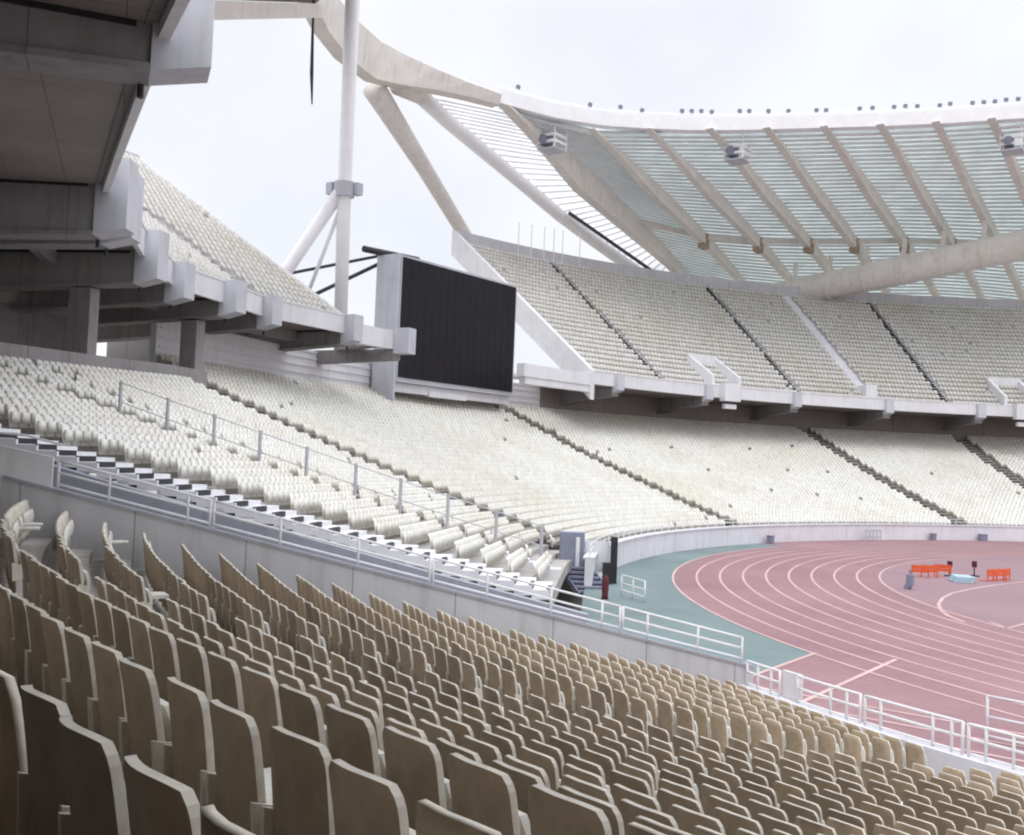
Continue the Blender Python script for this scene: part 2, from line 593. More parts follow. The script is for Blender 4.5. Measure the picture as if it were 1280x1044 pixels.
sn = MB()
k = 0
while 1.1 + 0.5 * k < LEFT_OBS[-1]:
    ob = 1.1 + 0.5 * k
    n1 = N_END - 0.02
    n0 = N_END - hw(N_END, ob, 2.0)
    zz = z_low(N_END, ob + 0.25) + 0.34
    sn.hexa([B(n0, ob, zz - 0.28), B(n1, ob, zz - 0.28), B(n1, ob + 0.5, zz - 0.28), B(n0, ob + 0.5, zz - 0.28),
             B(n0, ob, zz), B(n1, ob, zz), B(n1, ob + 0.5, zz), B(n0, ob + 0.5, zz)])
    k += 1
st_ = sn.build('stair', M['fascia'], far)
st_['label'] = 'white stair with painted shade strips on its risers along the gangway'
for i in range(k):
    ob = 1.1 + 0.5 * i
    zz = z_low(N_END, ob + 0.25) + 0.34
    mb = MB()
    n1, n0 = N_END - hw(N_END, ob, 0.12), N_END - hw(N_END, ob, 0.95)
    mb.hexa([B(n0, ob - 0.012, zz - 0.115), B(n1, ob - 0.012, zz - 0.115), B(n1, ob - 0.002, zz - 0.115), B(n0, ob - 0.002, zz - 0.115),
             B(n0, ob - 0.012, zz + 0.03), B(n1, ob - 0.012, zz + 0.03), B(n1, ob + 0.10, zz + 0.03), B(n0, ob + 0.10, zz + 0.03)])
    mb.build('riser_shade_strip', M['dark'], st_)  # dark strip stands in for the shadow gap at each riser

# ------------------------------------------------------------------ lower stand in the foreground
near = thing('lower_stand', 'near lower tier with tan backed seats in the foreground', 'grandstand', tuple(B(615, 10)))
NEAR_OBS = [0.9 + 0.8 * i for i in range(24)]


def n_wall(o):
    return 599.2 - 0.186 * (o - 0.6)


def n_aisle(o):
    return 610.1 - 0.16 * (o - 1.6)


mb = MB()
terrace(mb, lambda o: (n_wall(o) + 0.1, 644), z_near, NEAR_OBS, 1.5)
mb.build('terrace', M['concrete'], near)
mb = MB()
terrace(mb, lambda o: (n_wall(o) - 3, 652), z_near, [20.1 + 0.8 * i for i in range(12)], 2.0)
wall_arc(mb, 594, 652, 29.1, 29.5, -1, 13.9)
mb.build('unseen_rear_terrace', M['rear'], near)  # unseen rows and wall behind the camera, added to shade the near seats
mb = MB()
for i in range(46):
    ob = 1.1 + 0.4 * i
    n = n_aisle(ob)
    h = hw(610, ob, 0.55)
    zz = z_near(n, ob) + 0.12
    mb.hexa([B(n - h, ob, zz - 0.35), B(n + h, ob, zz - 0.35), B(n + h, ob + 0.4, zz - 0.35), B(n - h, ob + 0.4, zz - 0.35),
             B(n - h, ob, zz), B(n + h, ob, zz), B(n + h, ob + 0.4, zz), B(n - h, ob + 0.4, zz)])
mb.build('stair', M['concrete_pale'], near)
mb = MB()
wall_arc(mb, 599.3, 644, 0.0, 0.3, -1.1, 0.33)
mb.build('front_wall', M['concrete_pale'], near)

# gangway wall that divides the two blocks
gw = thing('gangway_wall', 'sloping lavender grey wall running down beside the near seats to the track', 'wall', tuple(B(598, 8)))
mb = MB()
prof, cop = [], []
for ob in frange(-0.1, 17.4, 1.0):
    n = n_wall(ob)
    h = hw(n, ob, 0.13)
    zt = z_wall(ob) + 1.15
    prof.append([B(n - h, ob, -1.6), B(n + h, ob, -1.6), B(n + h, ob, zt), B(n - h, ob, zt)])
mb.band(prof)
mb.build('wall_panel', M['lav_wall'], gw)
mb = MB()
prof = []
for ob in frange(-0.13, 17.4, 1.0):
    n = n_wall(ob)
    h = hw(n, ob, 0.17)
    zt = z_wall(ob) + 1.152
    prof.append([B(n - h, ob, zt), B(n + h, ob, zt), B(n + h, ob, zt + 0.06), B(n - h, ob, zt + 0.06)])
mb.band(prof)
mb.build('coping', M['grey_wall'], gw)
# pale solid panel at the upper end of the wall instead of rails
mb = MB()
prof = []
for ob in frange(16.42, 21.5, 1.0):
    n = n_wall(ob)
    h = hw(n, ob, 0.10)
    zt = z_wall(ob) + 1.15
    prof.append([B(n - h, ob, zt - 2), B(n + h, ob, zt - 2), B(n + h, ob, zt + 0.72 - 0.09 * max(0, ob - 17)), B(n - h, ob, zt + 0.72 - 0.09 * max(0, ob - 17))])
mb.band(prof)
mb.build('landing_panel', M['fascia'], gw)
mb = MB()
mb.tube([B(n_wall(o) - 1.5, o, z_wall(o) + 1.15 + h) for o, h in ((16.4, 1.0), (17.2, 1.0), (18.0, 0.85), (18.8, 0.5), (19.4, 0.1))], 0.03, n=6)
mb.build('handrail', M['rail'], gw)


def rail_panel(path, heights, label, posts, name='guard_rail', group=None, rad=0.03):
    """path: function t in 0..1 -> base point; bars at the given heights; posts at t's"""
    base = path(0.5)
    t_ = thing(name, label, 'railing', tuple(base), group)
    ts = frange(0, 1, 0.125)
    top = max(heights)
    mb = MB()
    for h in heights:
        mb.tube([path(t) + Vector((0, 0, h)) for t in ts], rad, n=6)
    mb.build('rails', M['rail'], t_, smooth=True)
    for t in posts:
        mb = MB()
        mb.tube([path(t), path(t) + Vector((0, 0, top + 0.01))], rad * 1.05, n=6)
        mb.build('post', M['rail'], t_, smooth=True)
    return t_


def wall_path(o0, o1):
    return lambda t: B(n_wall(o0 + (o1 - o0) * t), o0 + (o1 - o0) * t, z_wall(o0 + (o1 - o0) * t) + 1.21)


GR = 'railing panels along the gangway wall'
rail_panel(wall_path(16.3, 13.1), (0.10, 0.36, 0.62), 'highest white railing panel on the gangway wall, nearest the pale landing', (0, 0.33, 0.85, 1), group=GR)
rail_panel(wall_path(13.02, 8.15), (0.10, 0.36, 0.62), 'white railing panel on the gangway wall, below the highest panel', (0, 0.3, 0.66, 1), group=GR)
rail_panel(wall_path(8.07, 3.45), (0.10, 0.36, 0.62), 'white railing panel on the gangway wall, just above the lowest panel', (0, 0.28, 0.62, 0.9, 1), group=GR)
rail_panel(wall_path(3.37, 0.15), (0.10, 0.36, 0.62), 'lowest white railing panel on the gangway wall, ending above the green edge of the track', (0, 0.2, 0.62, 1), group=GR)

FRG = 'railing panels along the front of the near tier'


def par_path(n0, n1, z=0.34):
    return lambda t: B(n0 + (n1 - n0) * t, 0.12, z)


rail_panel(par_path(599.6, 601.6), (0.05, 0.33, 0.60), 'short white front railing panel between the gangway wall end and the white box', (0, 0.35, 0.75, 1), group=FRG)
rail_panel(par_path(602.6, 605.6), (0.05, 0.34, 0.62), 'white front railing panel just right of the white box', (0, 0.55, 0.8, 1), group=FRG)
rail_panel(par_path(605.8, 609.5), (0.05, 0.34, 0.62), 'white front railing panel in the middle of the near front rail', (0, 0.18, 0.72, 0.9, 1), group=FRG)
rail_panel(par_path(609.7, 611.6), (0.05, 0.34, 0.62), 'white front railing panel above the dark slot in the front wall', (0, 0.3, 0.75, 1), group=FRG)
rail_panel(par_path(611.8, 616.0), (0.05, 0.34, 0.62), 'rightmost white front railing panel on the near tier, cut by the photo edge', (0, 0.3, 0.62, 1), group=FRG)
rail_panel(lambda t: Vector((-22.3 + 8 * t, -44.9 - 1.5 * t, 0.0)), (0.08, 0.5, 0.95), 'white barrier standing out on the red track beyond the front rail', (0, 0.12, 0.4, 0.7, 1), name='track_barrier')
mb = MB()
mb.box(B(602.1, 0.0, 0.66), (0.08, 0.62, 0.62), (fr(602.1)[0], fr(602.1)[1], fr(602.1)[2]))
mb.box(B(602.1, -0.06, 0.66), (0.03, 0.52, 0.52), (fr(602.1)[0], fr(602.1)[1], fr(602.1)[2]))
tag(mb.build('notice_board', M['fascia']), 'blank white board fixed in the near front railing', 'board')

# ------------------------------------------------------------------ seats
def seat_shell(nu, nv):
    """back shell: returns verts, faces, material index (0 = back tan, 1 = rim and front cream)"""
    V, F, K = [], [], []
    H0, H1, W = 0.08, 0.835, 0.205

    def pt(u, v, s_):
        h = H0 + (H1 - H0) * v
        wd = W * (0.93 + 0.07 * min(1, v * 1.8))
        dz = 0.0
        if v > 0.86:                              # rounded top corners
            q = (v - 0.86) / 0.14
            wd *= 1 - 0.16 * q ** 3
            dz = -0.018 * abs(u) ** 3 * q
        x = u * wd
        y = 0.10 - 0.13 * v + 0.045 * u * u + 0.03 * math.sin(v * 2.2)
        t_ = 0.0175
        return (x, y + (t_ if s_ else -t_), h + dz)
    for s_ in (0, 1):
        for j in range(nv + 1):
            for i in range(nu + 1):
                V.append(pt(-1 + 2 * i / nu, j / nv, s_))
    n1 = (nu + 1) * (nv + 1)
    idx = lambda i, j, s_: s_ * n1 + j * (nu + 1) + i
    for j in range(nv):
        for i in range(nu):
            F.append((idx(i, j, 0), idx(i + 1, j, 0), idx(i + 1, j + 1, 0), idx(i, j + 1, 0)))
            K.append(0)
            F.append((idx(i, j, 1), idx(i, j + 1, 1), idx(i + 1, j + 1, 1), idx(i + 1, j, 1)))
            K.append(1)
    for i in range(nu):
        F.append((idx(i, nv, 0), idx(i + 1, nv, 0), idx(i + 1, nv, 1), idx(i, nv, 1)))
        F.append((idx(i + 1, 0, 0), idx(i, 0, 0), idx(i, 0, 1), idx(i + 1, 0, 1)))
        K += [1, 1]
    for j in range(nv):
        F.append((idx(0, j, 0), idx(0, j + 1, 0), idx(0, j + 1, 1), idx(0, j, 1)))
        F.append((idx(nu, j + 1, 0), idx(nu, j, 0), idx(nu, j, 1), idx(nu, j + 1, 1)))
        K += [1, 1]
    return V, F, K


def pan_shape(down=False):
    mb = MB()
    n = 5
    prof = []
    for i in range(n + 1):
        s = i / n
        if down:
            c = Vector((0, 0.12 + 0.40 * s, 0.44 + 0.015 * math.sin(s * 3.1) + 0.02 * s))
            th = Vector((0, 0, 0.025))
        else:
            c = Vector((0, 0.155 + 0.045 * math.sin(s * 2.6) - 0.035 * s, 0.30 + 0.34 * s))
            th = Vector((0, 0.02, 0))
        wd = 0.20 * (1 - 0.12 * s ** 4)
        prof.append([c + Vector((-wd, 0, 0)) - th, c + Vector((wd, 0, 0)) - th, c + Vector((wd, 0, 0)) + th, c + Vector((-wd, 0, 0)) + th])
    mb.band(prof)
    return mb


def bracket_shape():
    mb = MB()
    mb.bar((-0.19, 0.13, 0.34), (0.19, 0.13, 0.34), 0.05, 0.05)
    for x in (-0.12, 0.12):
        mb.bar((x, 0.13, 0.0), (x, 0.13, 0.33), 0.04, 0.04, up=(0, 1, 0))
    for x in (-0.222, 0.222):                     # hinge cheeks beside the shell
        mb.hexa([(x - 0.012, 0.07, 0.26), (x + 0.012, 0.07, 0.26), (x + 0.012, 0.20, 0.30), (x - 0.012, 0.20, 0.30),
                 (x - 0.012, 0.05, 0.50), (x + 0.012, 0.05, 0.50), (x + 0.012, 0.17, 0.47), (x - 0.012, 0.17, 0.47)])
    return mb


def me_from(name, V, F, K, mats, smooth=False):
    me = bpy.data.meshes.new(name)
    me.from_pydata(V, [], F)
    for x in mats:
        me.materials.append(x)
    me.polygons.foreach_set('material_index', K)
    if smooth:
        me.polygons.foreach_set('use_smooth', [k == 0 or True for k in K])
    me.update()
    return me


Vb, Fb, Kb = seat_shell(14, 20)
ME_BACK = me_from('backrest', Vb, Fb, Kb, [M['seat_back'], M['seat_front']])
ps = pan_shape()
ME_PAN = me_from('seat_pan', ps.v, ps.f, ps.mi, [M['seat_pan']])
pd_ = pan_shape(True)
ME_PAN_DOWN = me_from('seat_pan_lowered', pd_.v, pd_.f, pd_.mi, [M['seat_pan']])
bs = bracket_shape()
ME_BR = me_from('bracket', bs.v, bs.f, bs.mi, [M['seat_front']])


def proj(p):
    v = Vector(p) - CAM
    d = v.dot(FW)
    if d < 0.2:
        return None
    return (512 + 1000.04 * v.dot(RT) / d, 417.5 - 1000.04 * v.dot(UP) / d, d)


# --- all seats of the near tier: (row, n, o, z)
slots = []
for r, ob in enumerate(NEAR_OBS[:23]):
    st = math.degrees(0.5 / (RN + ob))
    na = n_aisle(ob)
    h = hw(610, ob, 0.72)
    # block beside the gangway wall, block beside the camera
    n = na - h - st * random.uniform(0.4, 1.0)
    while n > n_wall(ob) + hw(600, ob, 0.42):
        slots.append((r, n, ob))
        n -= st
    n = na + h + st * random.uniform(0.4, 1.0)
    while n < 643:
        slots.append((r, n, ob))
        n += st
info = []
for r, n, ob in slots:
    p = B(n, ob, z_near(n, ob) + 0.72)
    q = proj(p)
    vis = q is not None and -25 < q[0] < 1049 and -10 < q[1] < 870
    if q is None or q[2] > 80:
        continue
    d = (p - CAM).length
    if q[0] < -400 or q[0] > 1500:
        continue
    info.append((d, r, n, ob, vis, q))
vis_list = sorted([x for x in info if x[4] and 0 <= x[5][0] <= 1024 and x[5][1] < 835], key=lambda x: x[0])
pick = set(id(x) for x in vis_list[:296])
ORD = ['', 'first', 'second', 'third', 'fourth', 'fifth', 'sixth', 'seventh', 'eighth', 'ninth', 'tenth', 'eleventh', 'twelfth', 'thirteenth',
       'fourteenth', 'fifteenth', 'sixteenth', 'seventeenth', 'eighteenth', 'nineteenth']
TENS = {2: 'twent', 3: 'thirt', 4: 'fort', 5: 'fift'}


def ordw(k):
    if k < 20:
        return ORD[k]
    t, u = divmod(k, 10)
    return TENS[t] + ('ieth' if u == 0 else 'y-' + ORD[u])


rows = sorted(set(x[1] for x in vis_list[:296]), reverse=True)
order = {}
for k, r in enumerate(rows):
    rs = sorted([x for x in vis_list if x[1] == r], key=lambda x: x[5][0])
    for i, x in enumerate(rs):
        order[id(x)] = (k + 1, i + 1)


def put(me, parent, name):
    o = bpy.data.objects.new(name, me)
    col.objects.link(o)
    o.parent = parent
    return o


rest = []          # (origin, rot angle, kind) of the seats that go into the one mesh
for x in info:
    d, r, n, ob, vis, q = x
    fw_ = fr(n)[0]
    org = B(n, ob, z_near(n, ob))
    rz = math.atan2(fw_.y, fw_.x) - math.pi / 2
    dn = random.random() < 0.035
    if id(x) in pick:
        k, i = order[id(x)]
        lab = 'tan %sseat, %s from the left in the %s row from the camera' % ('lowered ' if dn else '', ordw(i), ordw(k))
        e = thing('stadium_seat', lab, 'seat', tuple(org), 'folding seats of the near tier')
        jr = random.uniform(-0.035, 0.035)
        e.rotation_euler = (random.gauss(0, 0.016), random.gauss(0, 0.009), rz + jr)
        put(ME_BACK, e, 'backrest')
        put(ME_PAN_DOWN if dn else ME_PAN, e, 'seat_pan')
        put(ME_BR, e, 'bracket')
    else:
        rest.append((org, rz + random.uniform(-0.03, 0.03), 'down' if dn else 'near'))

# --- simplified templates for the seats far away
def far_template(k_face):
    mb = MB()
    pr = [(-0.21, 0.2), (0.21, 0.2), (0.225, 0.74), (0.15, 0.82), (-0.15, 0.82), (-0.225, 0.74)]
    f_ = [Vector((x, 0.08 - 0.16 * (z - 0.2) + (0.05 if abs(x) > 0.2 else 0.0), z)) for x, z in pr]
    b_ = [p + Vector((0, -0.03, 0)) for p in f_]
    b = len(mb.v)
    mb.v += [tuple(p) for p in f_ + b_]
    mb.f.append(tuple(range(b, b + 6)))
    mb.mi.append(k_face)
    mb.f.append(tuple(range(b + 11, b + 5, -1)))
    mb.mi.append(k_face)
    for i in range(6):
        j = (i + 1) % 6
        mb.f.append((b + i, b + 6 + i, b + 6 + j, b + j))
        mb.mi.append(k_face)
    mb.hexa([(-0.2, 0.13, 0.34), (0.2, 0.13, 0.34), (0.2, 0.20, 0.34), (-0.2, 0.20, 0.34),
             (-0.18, 0.10, 0.66), (0.18, 0.10, 0.66), (0.18, 0.15, 0.66), (-0.18, 0.15, 0.66)], k_face)
    return mb


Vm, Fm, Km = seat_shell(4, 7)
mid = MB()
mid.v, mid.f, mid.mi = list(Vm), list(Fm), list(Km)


def add_to(mb, src, koff):
    b = len(mb.v)
    mb.v += src.v
    mb.f += [tuple(b + i for i in f) for f in src.f]
    mb.mi += [k + koff for k in src.mi] if koff is not None else src.mi
    return mb


mid_up = MB()
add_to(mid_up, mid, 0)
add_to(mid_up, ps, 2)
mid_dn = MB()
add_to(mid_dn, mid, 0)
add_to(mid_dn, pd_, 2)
TPL = {'near': mid_up, 'down': mid_dn, 'far': far_template(3), 'up': far_template(4)}


def rows_far(n0, n1, obs, zf, kind, aisles, half=1.0):
    for ob in obs:
        n = n0 + 0.3
        while n < n1 - 0.2:
            st = math.degrees(0.5 / (cen(n)[1] + ob))
            if not any(abs(n - a) < hw(n, ob, half if a in DARK_AISLES else 0.6) for a in aisles) and not (ob < 2.8 and 205.8 < n < 216) and random.random() > 0.004:
                f_ = fr(n)[0]
                rest.append((B(n, ob, zf(n, ob)), math.atan2(f_.y, f_.x) - math.pi / 2, kind))
            n += st


rows_far(122, 203.4, FAR_OBS, z_low, 'far', DARK_AISLES + PALE_AISLES)
rows_far(203.5, 215, LEFT_OBS, z_low, 'far', DARK_AISLES + PALE_AISLES)
rows_far(215.01, N_END - 1.75, LEFT_OBS, z_low, 'far', PALE_AISLES)

# ------------------------------------------------------------------ upper decks
FP = [(-68.7, -15.3), (-67.2, -28.2), (-65.0, -32.7), (-63.5, -37.3), (-59.7, -41.5), (-51.3, -48.5), (-35.5, -56.6), (-18.0, -64.5), (8.0, -70.0)]


def n_of(x, y):
    return math.degrees(math.atan2(y - CF[1], x - CF[0])) % 360 - 360


FPN = [n_of(*p) for p in FP]


def o_front(n):
    if n > 0 and n < FPN[0] + 360:
        return 20.0
    n = n - 360 if n > 0 else n
    c, r = cen(n)
    d = (math.cos(R(n)), math.sin(R(n)))
    for p, q in zip(FP[:-1], FP[1:]):
        ex_, ey = q[0] - p[0], q[1] - p[1]
        det = d[0] * -ey + ex_ * d[1]
        if abs(det) < 1e-9:
            continue
        wx, wy = p[0] - c[0], p[1] - c[1]
        t = (wx * -ey + ex_ * wy) / det
        u = (d[0] * wy - d[1] * wx) / det
        if -1e-6 <= u <= 1 + 1e-6 and t > 0:
            return t - r + 0.8
    return 14.8


ZS = [14.5, 14.5, 14.5, 14.6, 15.0, 15.3, 14.4, 14.4, 14.4]


def zs(n):
    return float(np.interp(n - 360 if n > 0 else n, FPN, ZS))


def z_deckR(n, o):
    return 13.95 + 0.775 * (o - o_front(n))


def z_deckL(n, o):
    return zs(n) + 0.35 + 0.655 * (o - o_front(n) - 0.2)


def deck(label, n0, n1, aisles, pale, girders, side_ns, zd, left):
    D = thing('upper_stand', label, 'grandstand', tuple(B((n0 + n1) / 2, 30)))
    brk = sorted(set([n0, n1] + [] + [q for q in FPN if n0 < q < n1]))
    seg = []
    for a, b in zip(brk[:-1], brk[1:]):
        seg.append((a, b))
    rowsn = 25
    mb = MB()
    for a, b in seg:
        ns = frange(a, b, 1.5)
        for i in range(rowsn + 1):
            def oo(n): return o_front(n) + 0.5 + 0.8 * i
            Z = lambda n: zd(n, oo(n))
            mb.ribbon([B(n, oo(n), Z(n)) for n in ns], [B(n, oo(n) + 0.8, Z(n)) for n in ns])
            mb.ribbon([B(n, oo(n), Z(n) - 0.62) for n in ns], [B(n, oo(n), Z(n)) for n in ns])
    mb.build('terrace', M['concrete_pale'], D)
    mb = MB()
    for a, b in seg:
        if left:                                        # flat slab under the raking rows
            mb.band([[B(n, o_front(n) + 0.26, zs(n)), B(n, o_front(n) + 30, zs(n)), B(n, o_front(n) + 30, zs(n) + 0.2), B(n, o_front(n) + 0.26, zs(n) + 0.2)] for n in frange(a, b, 1.5)])
        else:
            mb.band([[B(n, o_front(n) + 0.26, 13.45), B(n, o_front(n) + 12, 13.45), B(n, o_front(n) + 12, 13.7), B(n, o_front(n) + 0.26, 13.7)] for n in frange(a, b, 1.5)])
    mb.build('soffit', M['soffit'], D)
    if left:
        for dep in (4.5, 9.0, 15.0):
            mb = MB()
            mb.band([[B(n, o_front(n) + dep, zs(n) - 0.75), B(n, o_front(n) + dep + 0.45, zs(n) - 0.75), B(n, o_front(n) + dep + 0.45, zs(n) - 0.008), B(n, o_front(n) + dep, zs(n) - 0.008)] for n in frange(n0 + 0.4, -130, 1.0)])
            mb.build('cross_beam', M['girder'], D)
    z0 = (lambda n: zs(n) - 0.3) if left else (lambda n: 13.5)
    z1 = (lambda n: zs(n) + 0.9) if left else (lambda n: 14.75)
    mb = MB()
    for a, b in seg:
        mb.band([[B(n, o_front(n), z0(n)), B(n, o_front(n) + 0.24, z0(n)), B(n, o_front(n) + 0.24, z1(n)), B(n, o_front(n), z1(n))] for n in frange(a, b, 1.5)])
        mb.band([[B(n, o_front(n) - 0.05, z1(n) + 0.002), B(n, o_front(n) + 0.3, z1(n) + 0.002), B(n, o_front(n) + 0.3, z1(n) + 0.11), B(n, o_front(n) - 0.05, z1(n) + 0.11)] for n in frange(a, b, 1.5)])
    mb.build('fascia', M['fascia'], D)
    mb = MB()
    hp = 0.45 if left else 1.15
    for a, b in seg:
        mb.band([[B(n, o_front(n) + 21.0, zd(n, o_front(n) + 21) - 1.0), B(n, o_front(n) + 21.35, zd(n, o_front(n) + 21) - 1.0),
                  B(n, o_front(n) + 21.35, zd(n, o_front(n) + 21) + hp), B(n, o_front(n) + 21.0, zd(n, o_front(n) + 21) + hp)] for n in frange(a, b, 1.5)])
    mb.build('rear_parapet', M['lav_wall'], D)
    for n in side_ns:                                   # raking side parapet at the free end
        mb = MB()
        sg = 1 if n == n0 else -1
        prof = []
        for o in frange(o_front(n) - 0.1, o_front(n) + 21.3, 1.5):
            h = hw(n, o, 0.10 if left else 0.55)
            z = zd(n, o)
            up = 0.25 if left else 0.95
            prof.append([B(n - sg * h, o, z - (1.1 if left else 1.9)), B(n, o, z - (1.1 if left else 1.9)), B(n, o, z + up), B(n - sg * h, o, z + up)])
        mb.band(prof)
        mb.build('side_parapet', M['fascia'], D)
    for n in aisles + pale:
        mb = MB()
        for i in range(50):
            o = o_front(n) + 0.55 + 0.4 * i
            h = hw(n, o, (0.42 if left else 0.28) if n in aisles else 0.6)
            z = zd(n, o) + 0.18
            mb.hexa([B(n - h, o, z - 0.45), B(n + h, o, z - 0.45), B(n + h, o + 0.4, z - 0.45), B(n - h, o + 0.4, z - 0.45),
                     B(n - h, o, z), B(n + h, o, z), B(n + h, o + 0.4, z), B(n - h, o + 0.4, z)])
        o_ = mb.build('stair', M['concrete_shade'] if n in aisles else M['concrete_pale'], D)
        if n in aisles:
            o_['label'] = 'stair darkened with painted shade'
    for n in girders:
        of = o_front(n)
        P0 = B(n, of)
        ga = math.atan2(P0.y - CN[1], P0.x - CN[0]) if left else R(n)
        I, A, U = Vector((-math.cos(ga), -math.sin(ga), 0)), Vector((-math.sin(ga), math.cos(ga), 0)), Vector((0, 0, 1))

        def at(o, sd, z):
            return P0 - I * (o - of) + A * sd + U * z
        mb = MB()
        if left:
            q_ = zs(n) - 0.004
            spec = ((of + 0.3, q_, 13.55), (of + 5, q_, 13.35), (of + 12, q_, 13.0), (of + 25.5, q_, 12.5))
        else:
            spec = ((of + 0.3, 13.44, 12.75), (of + 5, 13.44, 12.35), (of + 9.5, 13.44, 11.6), (of + 12, 13.44, 11.4))
        mb.band([[at(o, -0.38, zb), at(o, 0.38, zb), at(o, 0.38, zt), at(o, -0.38, zt)] for o, zt, zb in spec])
        mb.band([[at(o, -0.5, zb - 0.16), at(o, 0.5, zb - 0.16), at(o, 0.5, zb - 0.003), at(o, -0.5, zb - 0.003)] for o, zt, zb in spec])
        g = mb.build('girder', M['girder'], D)
        if left:                                        # open joint between girder and slab, drain pipe at the tip
            for sg in (-1, 1):
                mb = MB()
                z_ = zs(n)
                mb.band([[at(o, sg * 0.39, z_ - 0.12), at(o, sg * 0.46, z_ - 0.12), at(o, sg * 0.46, z_ - 0.006), at(o, sg * 0.39, z_ - 0.006)] for o in (of + 0.6, of + 8, of + 15, of + 25)])
                mb.build('joint', M['dark'], g)
            mb = MB()
            mb.tube([at(of + 0.45, -0.46, zs(n) + 0.05), at(of + 0.45, -0.46, 13.1)], 0.07, n=8)
            mb.build('drain_pipe', M['dark'], g)
        mb = MB()
        zb, zt = (13.4, zs(n) + 1.0) if left else (12.9, 14.8)
        fo = of - 0.9 if left else of - 0.45
        mb.hexa([at(fo, -0.5, zb + 0.28), at(fo, 0.5, zb + 0.28), at(of + 0.29, 0.5, zb), at(of + 0.29, -0.5, zb),
                 at(fo, -0.5, zt), at(fo, 0.5, zt), at(of + 0.29, 0.5, zt), at(of + 0.29, -0.5, zt)])
        mb.build('end_block', M['block_paint'], g)
        if left and not (-157 < n < -156 or -150 < n < -149 or n > -134):
            continue
        mb = MB()
        oc = 24.9 if left and n < -144 else of + 9.2
        c = at(oc, 0, 0)
        zt0 = -1.0
        zc = 13.2 if left else 11.55
        mb.box(c + Vector((0, 0, (zt0 + zc) / 2)), (1.1, 0.8, zc - zt0), (I, A, U))
        mb.build('column', M['girder'], D)
    return D


RIGHT_G = [168.8, 159.5, 150.5, 141.5, 133.0, 124.5]
dk1 = deck('upper deck of cream seats under the roof, right of the video screen', 110, 171.3, [163.6, 149.7, 135.6, 121.5], [142.7], RIGHT_G, [171.3], z_deckR, False)
LEFT_G = [-165.6, FPN[1], FPN[2], FPN[3], FPN[4], FPN[4] + 0.84 * (FPN[5] - FPN[4]), FPN[5], FPN[6], FPN[7]]
AIS = -160.2
dk2 = deck('upper deck hanging overhead at the left, seen from below, ending left of the video screen', -166.2, -94, [AIS], [], LEFT_G, [-166.2], z_deckL, True)
mb = MB()                                               # bare cantilevered beam that carries on towards the screen
mb.band([[B(n, o_front(n), 13.7), B(n, o_front(n) + 1.0, 13.7), B(n, o_front(n) + 1.0, 15.1), B(n, o_front(n), 15.1)] for n in frange(190.6, 193.79, 0.8)])
mb.build('beam_extension', M['fascia'], dk2)
for n in (190.8,):
    mb = MB()
    mb.box(B(n, o_front(n) - 0.1, 14.3), (1.3, 1.0, 1.9), fr(n))
    mb.build('end_block', M['block_paint'], dk2)
mb = MB()
mb.band([[B(190.8 - hw(191, o, 0.4), o, 12.9 - 0.03 * (o - 20)), B(190.8 + hw(191, o, 0.4), o, 12.9 - 0.03 * (o - 20)), B(190.8 + hw(191, o, 0.4), o, 13.69), B(190.8 - hw(191, o, 0.4), o, 13.69)] for o in (20.5, 30, 40, 48)])
mb.build('girder', M['girder'], dk2)

for i in range(25):
    for a, b, ai, pl, zd, i0 in ((118, 171.3, [163.6, 149.7, 135.6, 121.5], [142.7], z_deckR, 0), (-166.0, -132, [AIS], [], z_deckL, 0)):
        if i < i0:
            continue
        n = a + 0.4
        while n < b - 0.5:
            ob = o_front(n) + 0.5 + 0.8 * i + 0.45
            st = math.degrees(0.5 / (cen(n)[1] + ob))
            if not any(abs(n - q) < hw(n, ob, 0.48 if n > 0 else 0.66) for q in ai) and not any(abs(n - q) < hw(n, ob, 0.8) for q in pl) and random.random() > 0.006:
                f_ = fr(n)[0]
                rest.append((B(n, ob, zd(n, ob - 0.45)), math.atan2(f_.y, f_.x) - math.pi / 2, 'up'))
            n += st


def box_of_vomitory(n, D):
    I, A, U = fr(n)
    mb = MB()
    c = B(n, o_front(n) + 2.2, 0)
    for s in (-1, 1):
        p0, p1 = c + A * s * 1.9 + I * 2.0, c + A * s * 1.9 - I * 2.2
        mb.hexa([p0 - A * 0.18 + U * 13.9, p0 + A * 0.18 + U * 13.9, p1 + A * 0.18 + U * 14.6, p1 - A * 0.18 + U * 14.6,
                 p0 - A * 0.18 + U * 15.9, p0 + A * 0.18 + U * 15.9, p1 + A * 0.18 + U * 18.4, p1 - A * 0.18 + U * 18.4])
    mb.box(c - I * 2.1 + U * 17.3, (0.3, 4.1, 2.4), (I, A, U))
    o = mb.build('vomitory', M['fascia'], D)
    m2 = MB()
    m2.box(c - I * 1.93 + U * 16.2, (0.06, 1.9, 1.1), (I, A, U))
    m2.build('doorway', M['dark'], o)
    m2 = MB()
    m2.box(B(n, o_front(n) - 0.4, 14.1), (0.9, 2.2, 1.9), (I, A, U))
    m2.box(B(n, o_front(n) - 0.3, 12.6), (0.5, 1.6, 0.5), (I, A, U))
    m2.build('balcony', M['fascia'], o)


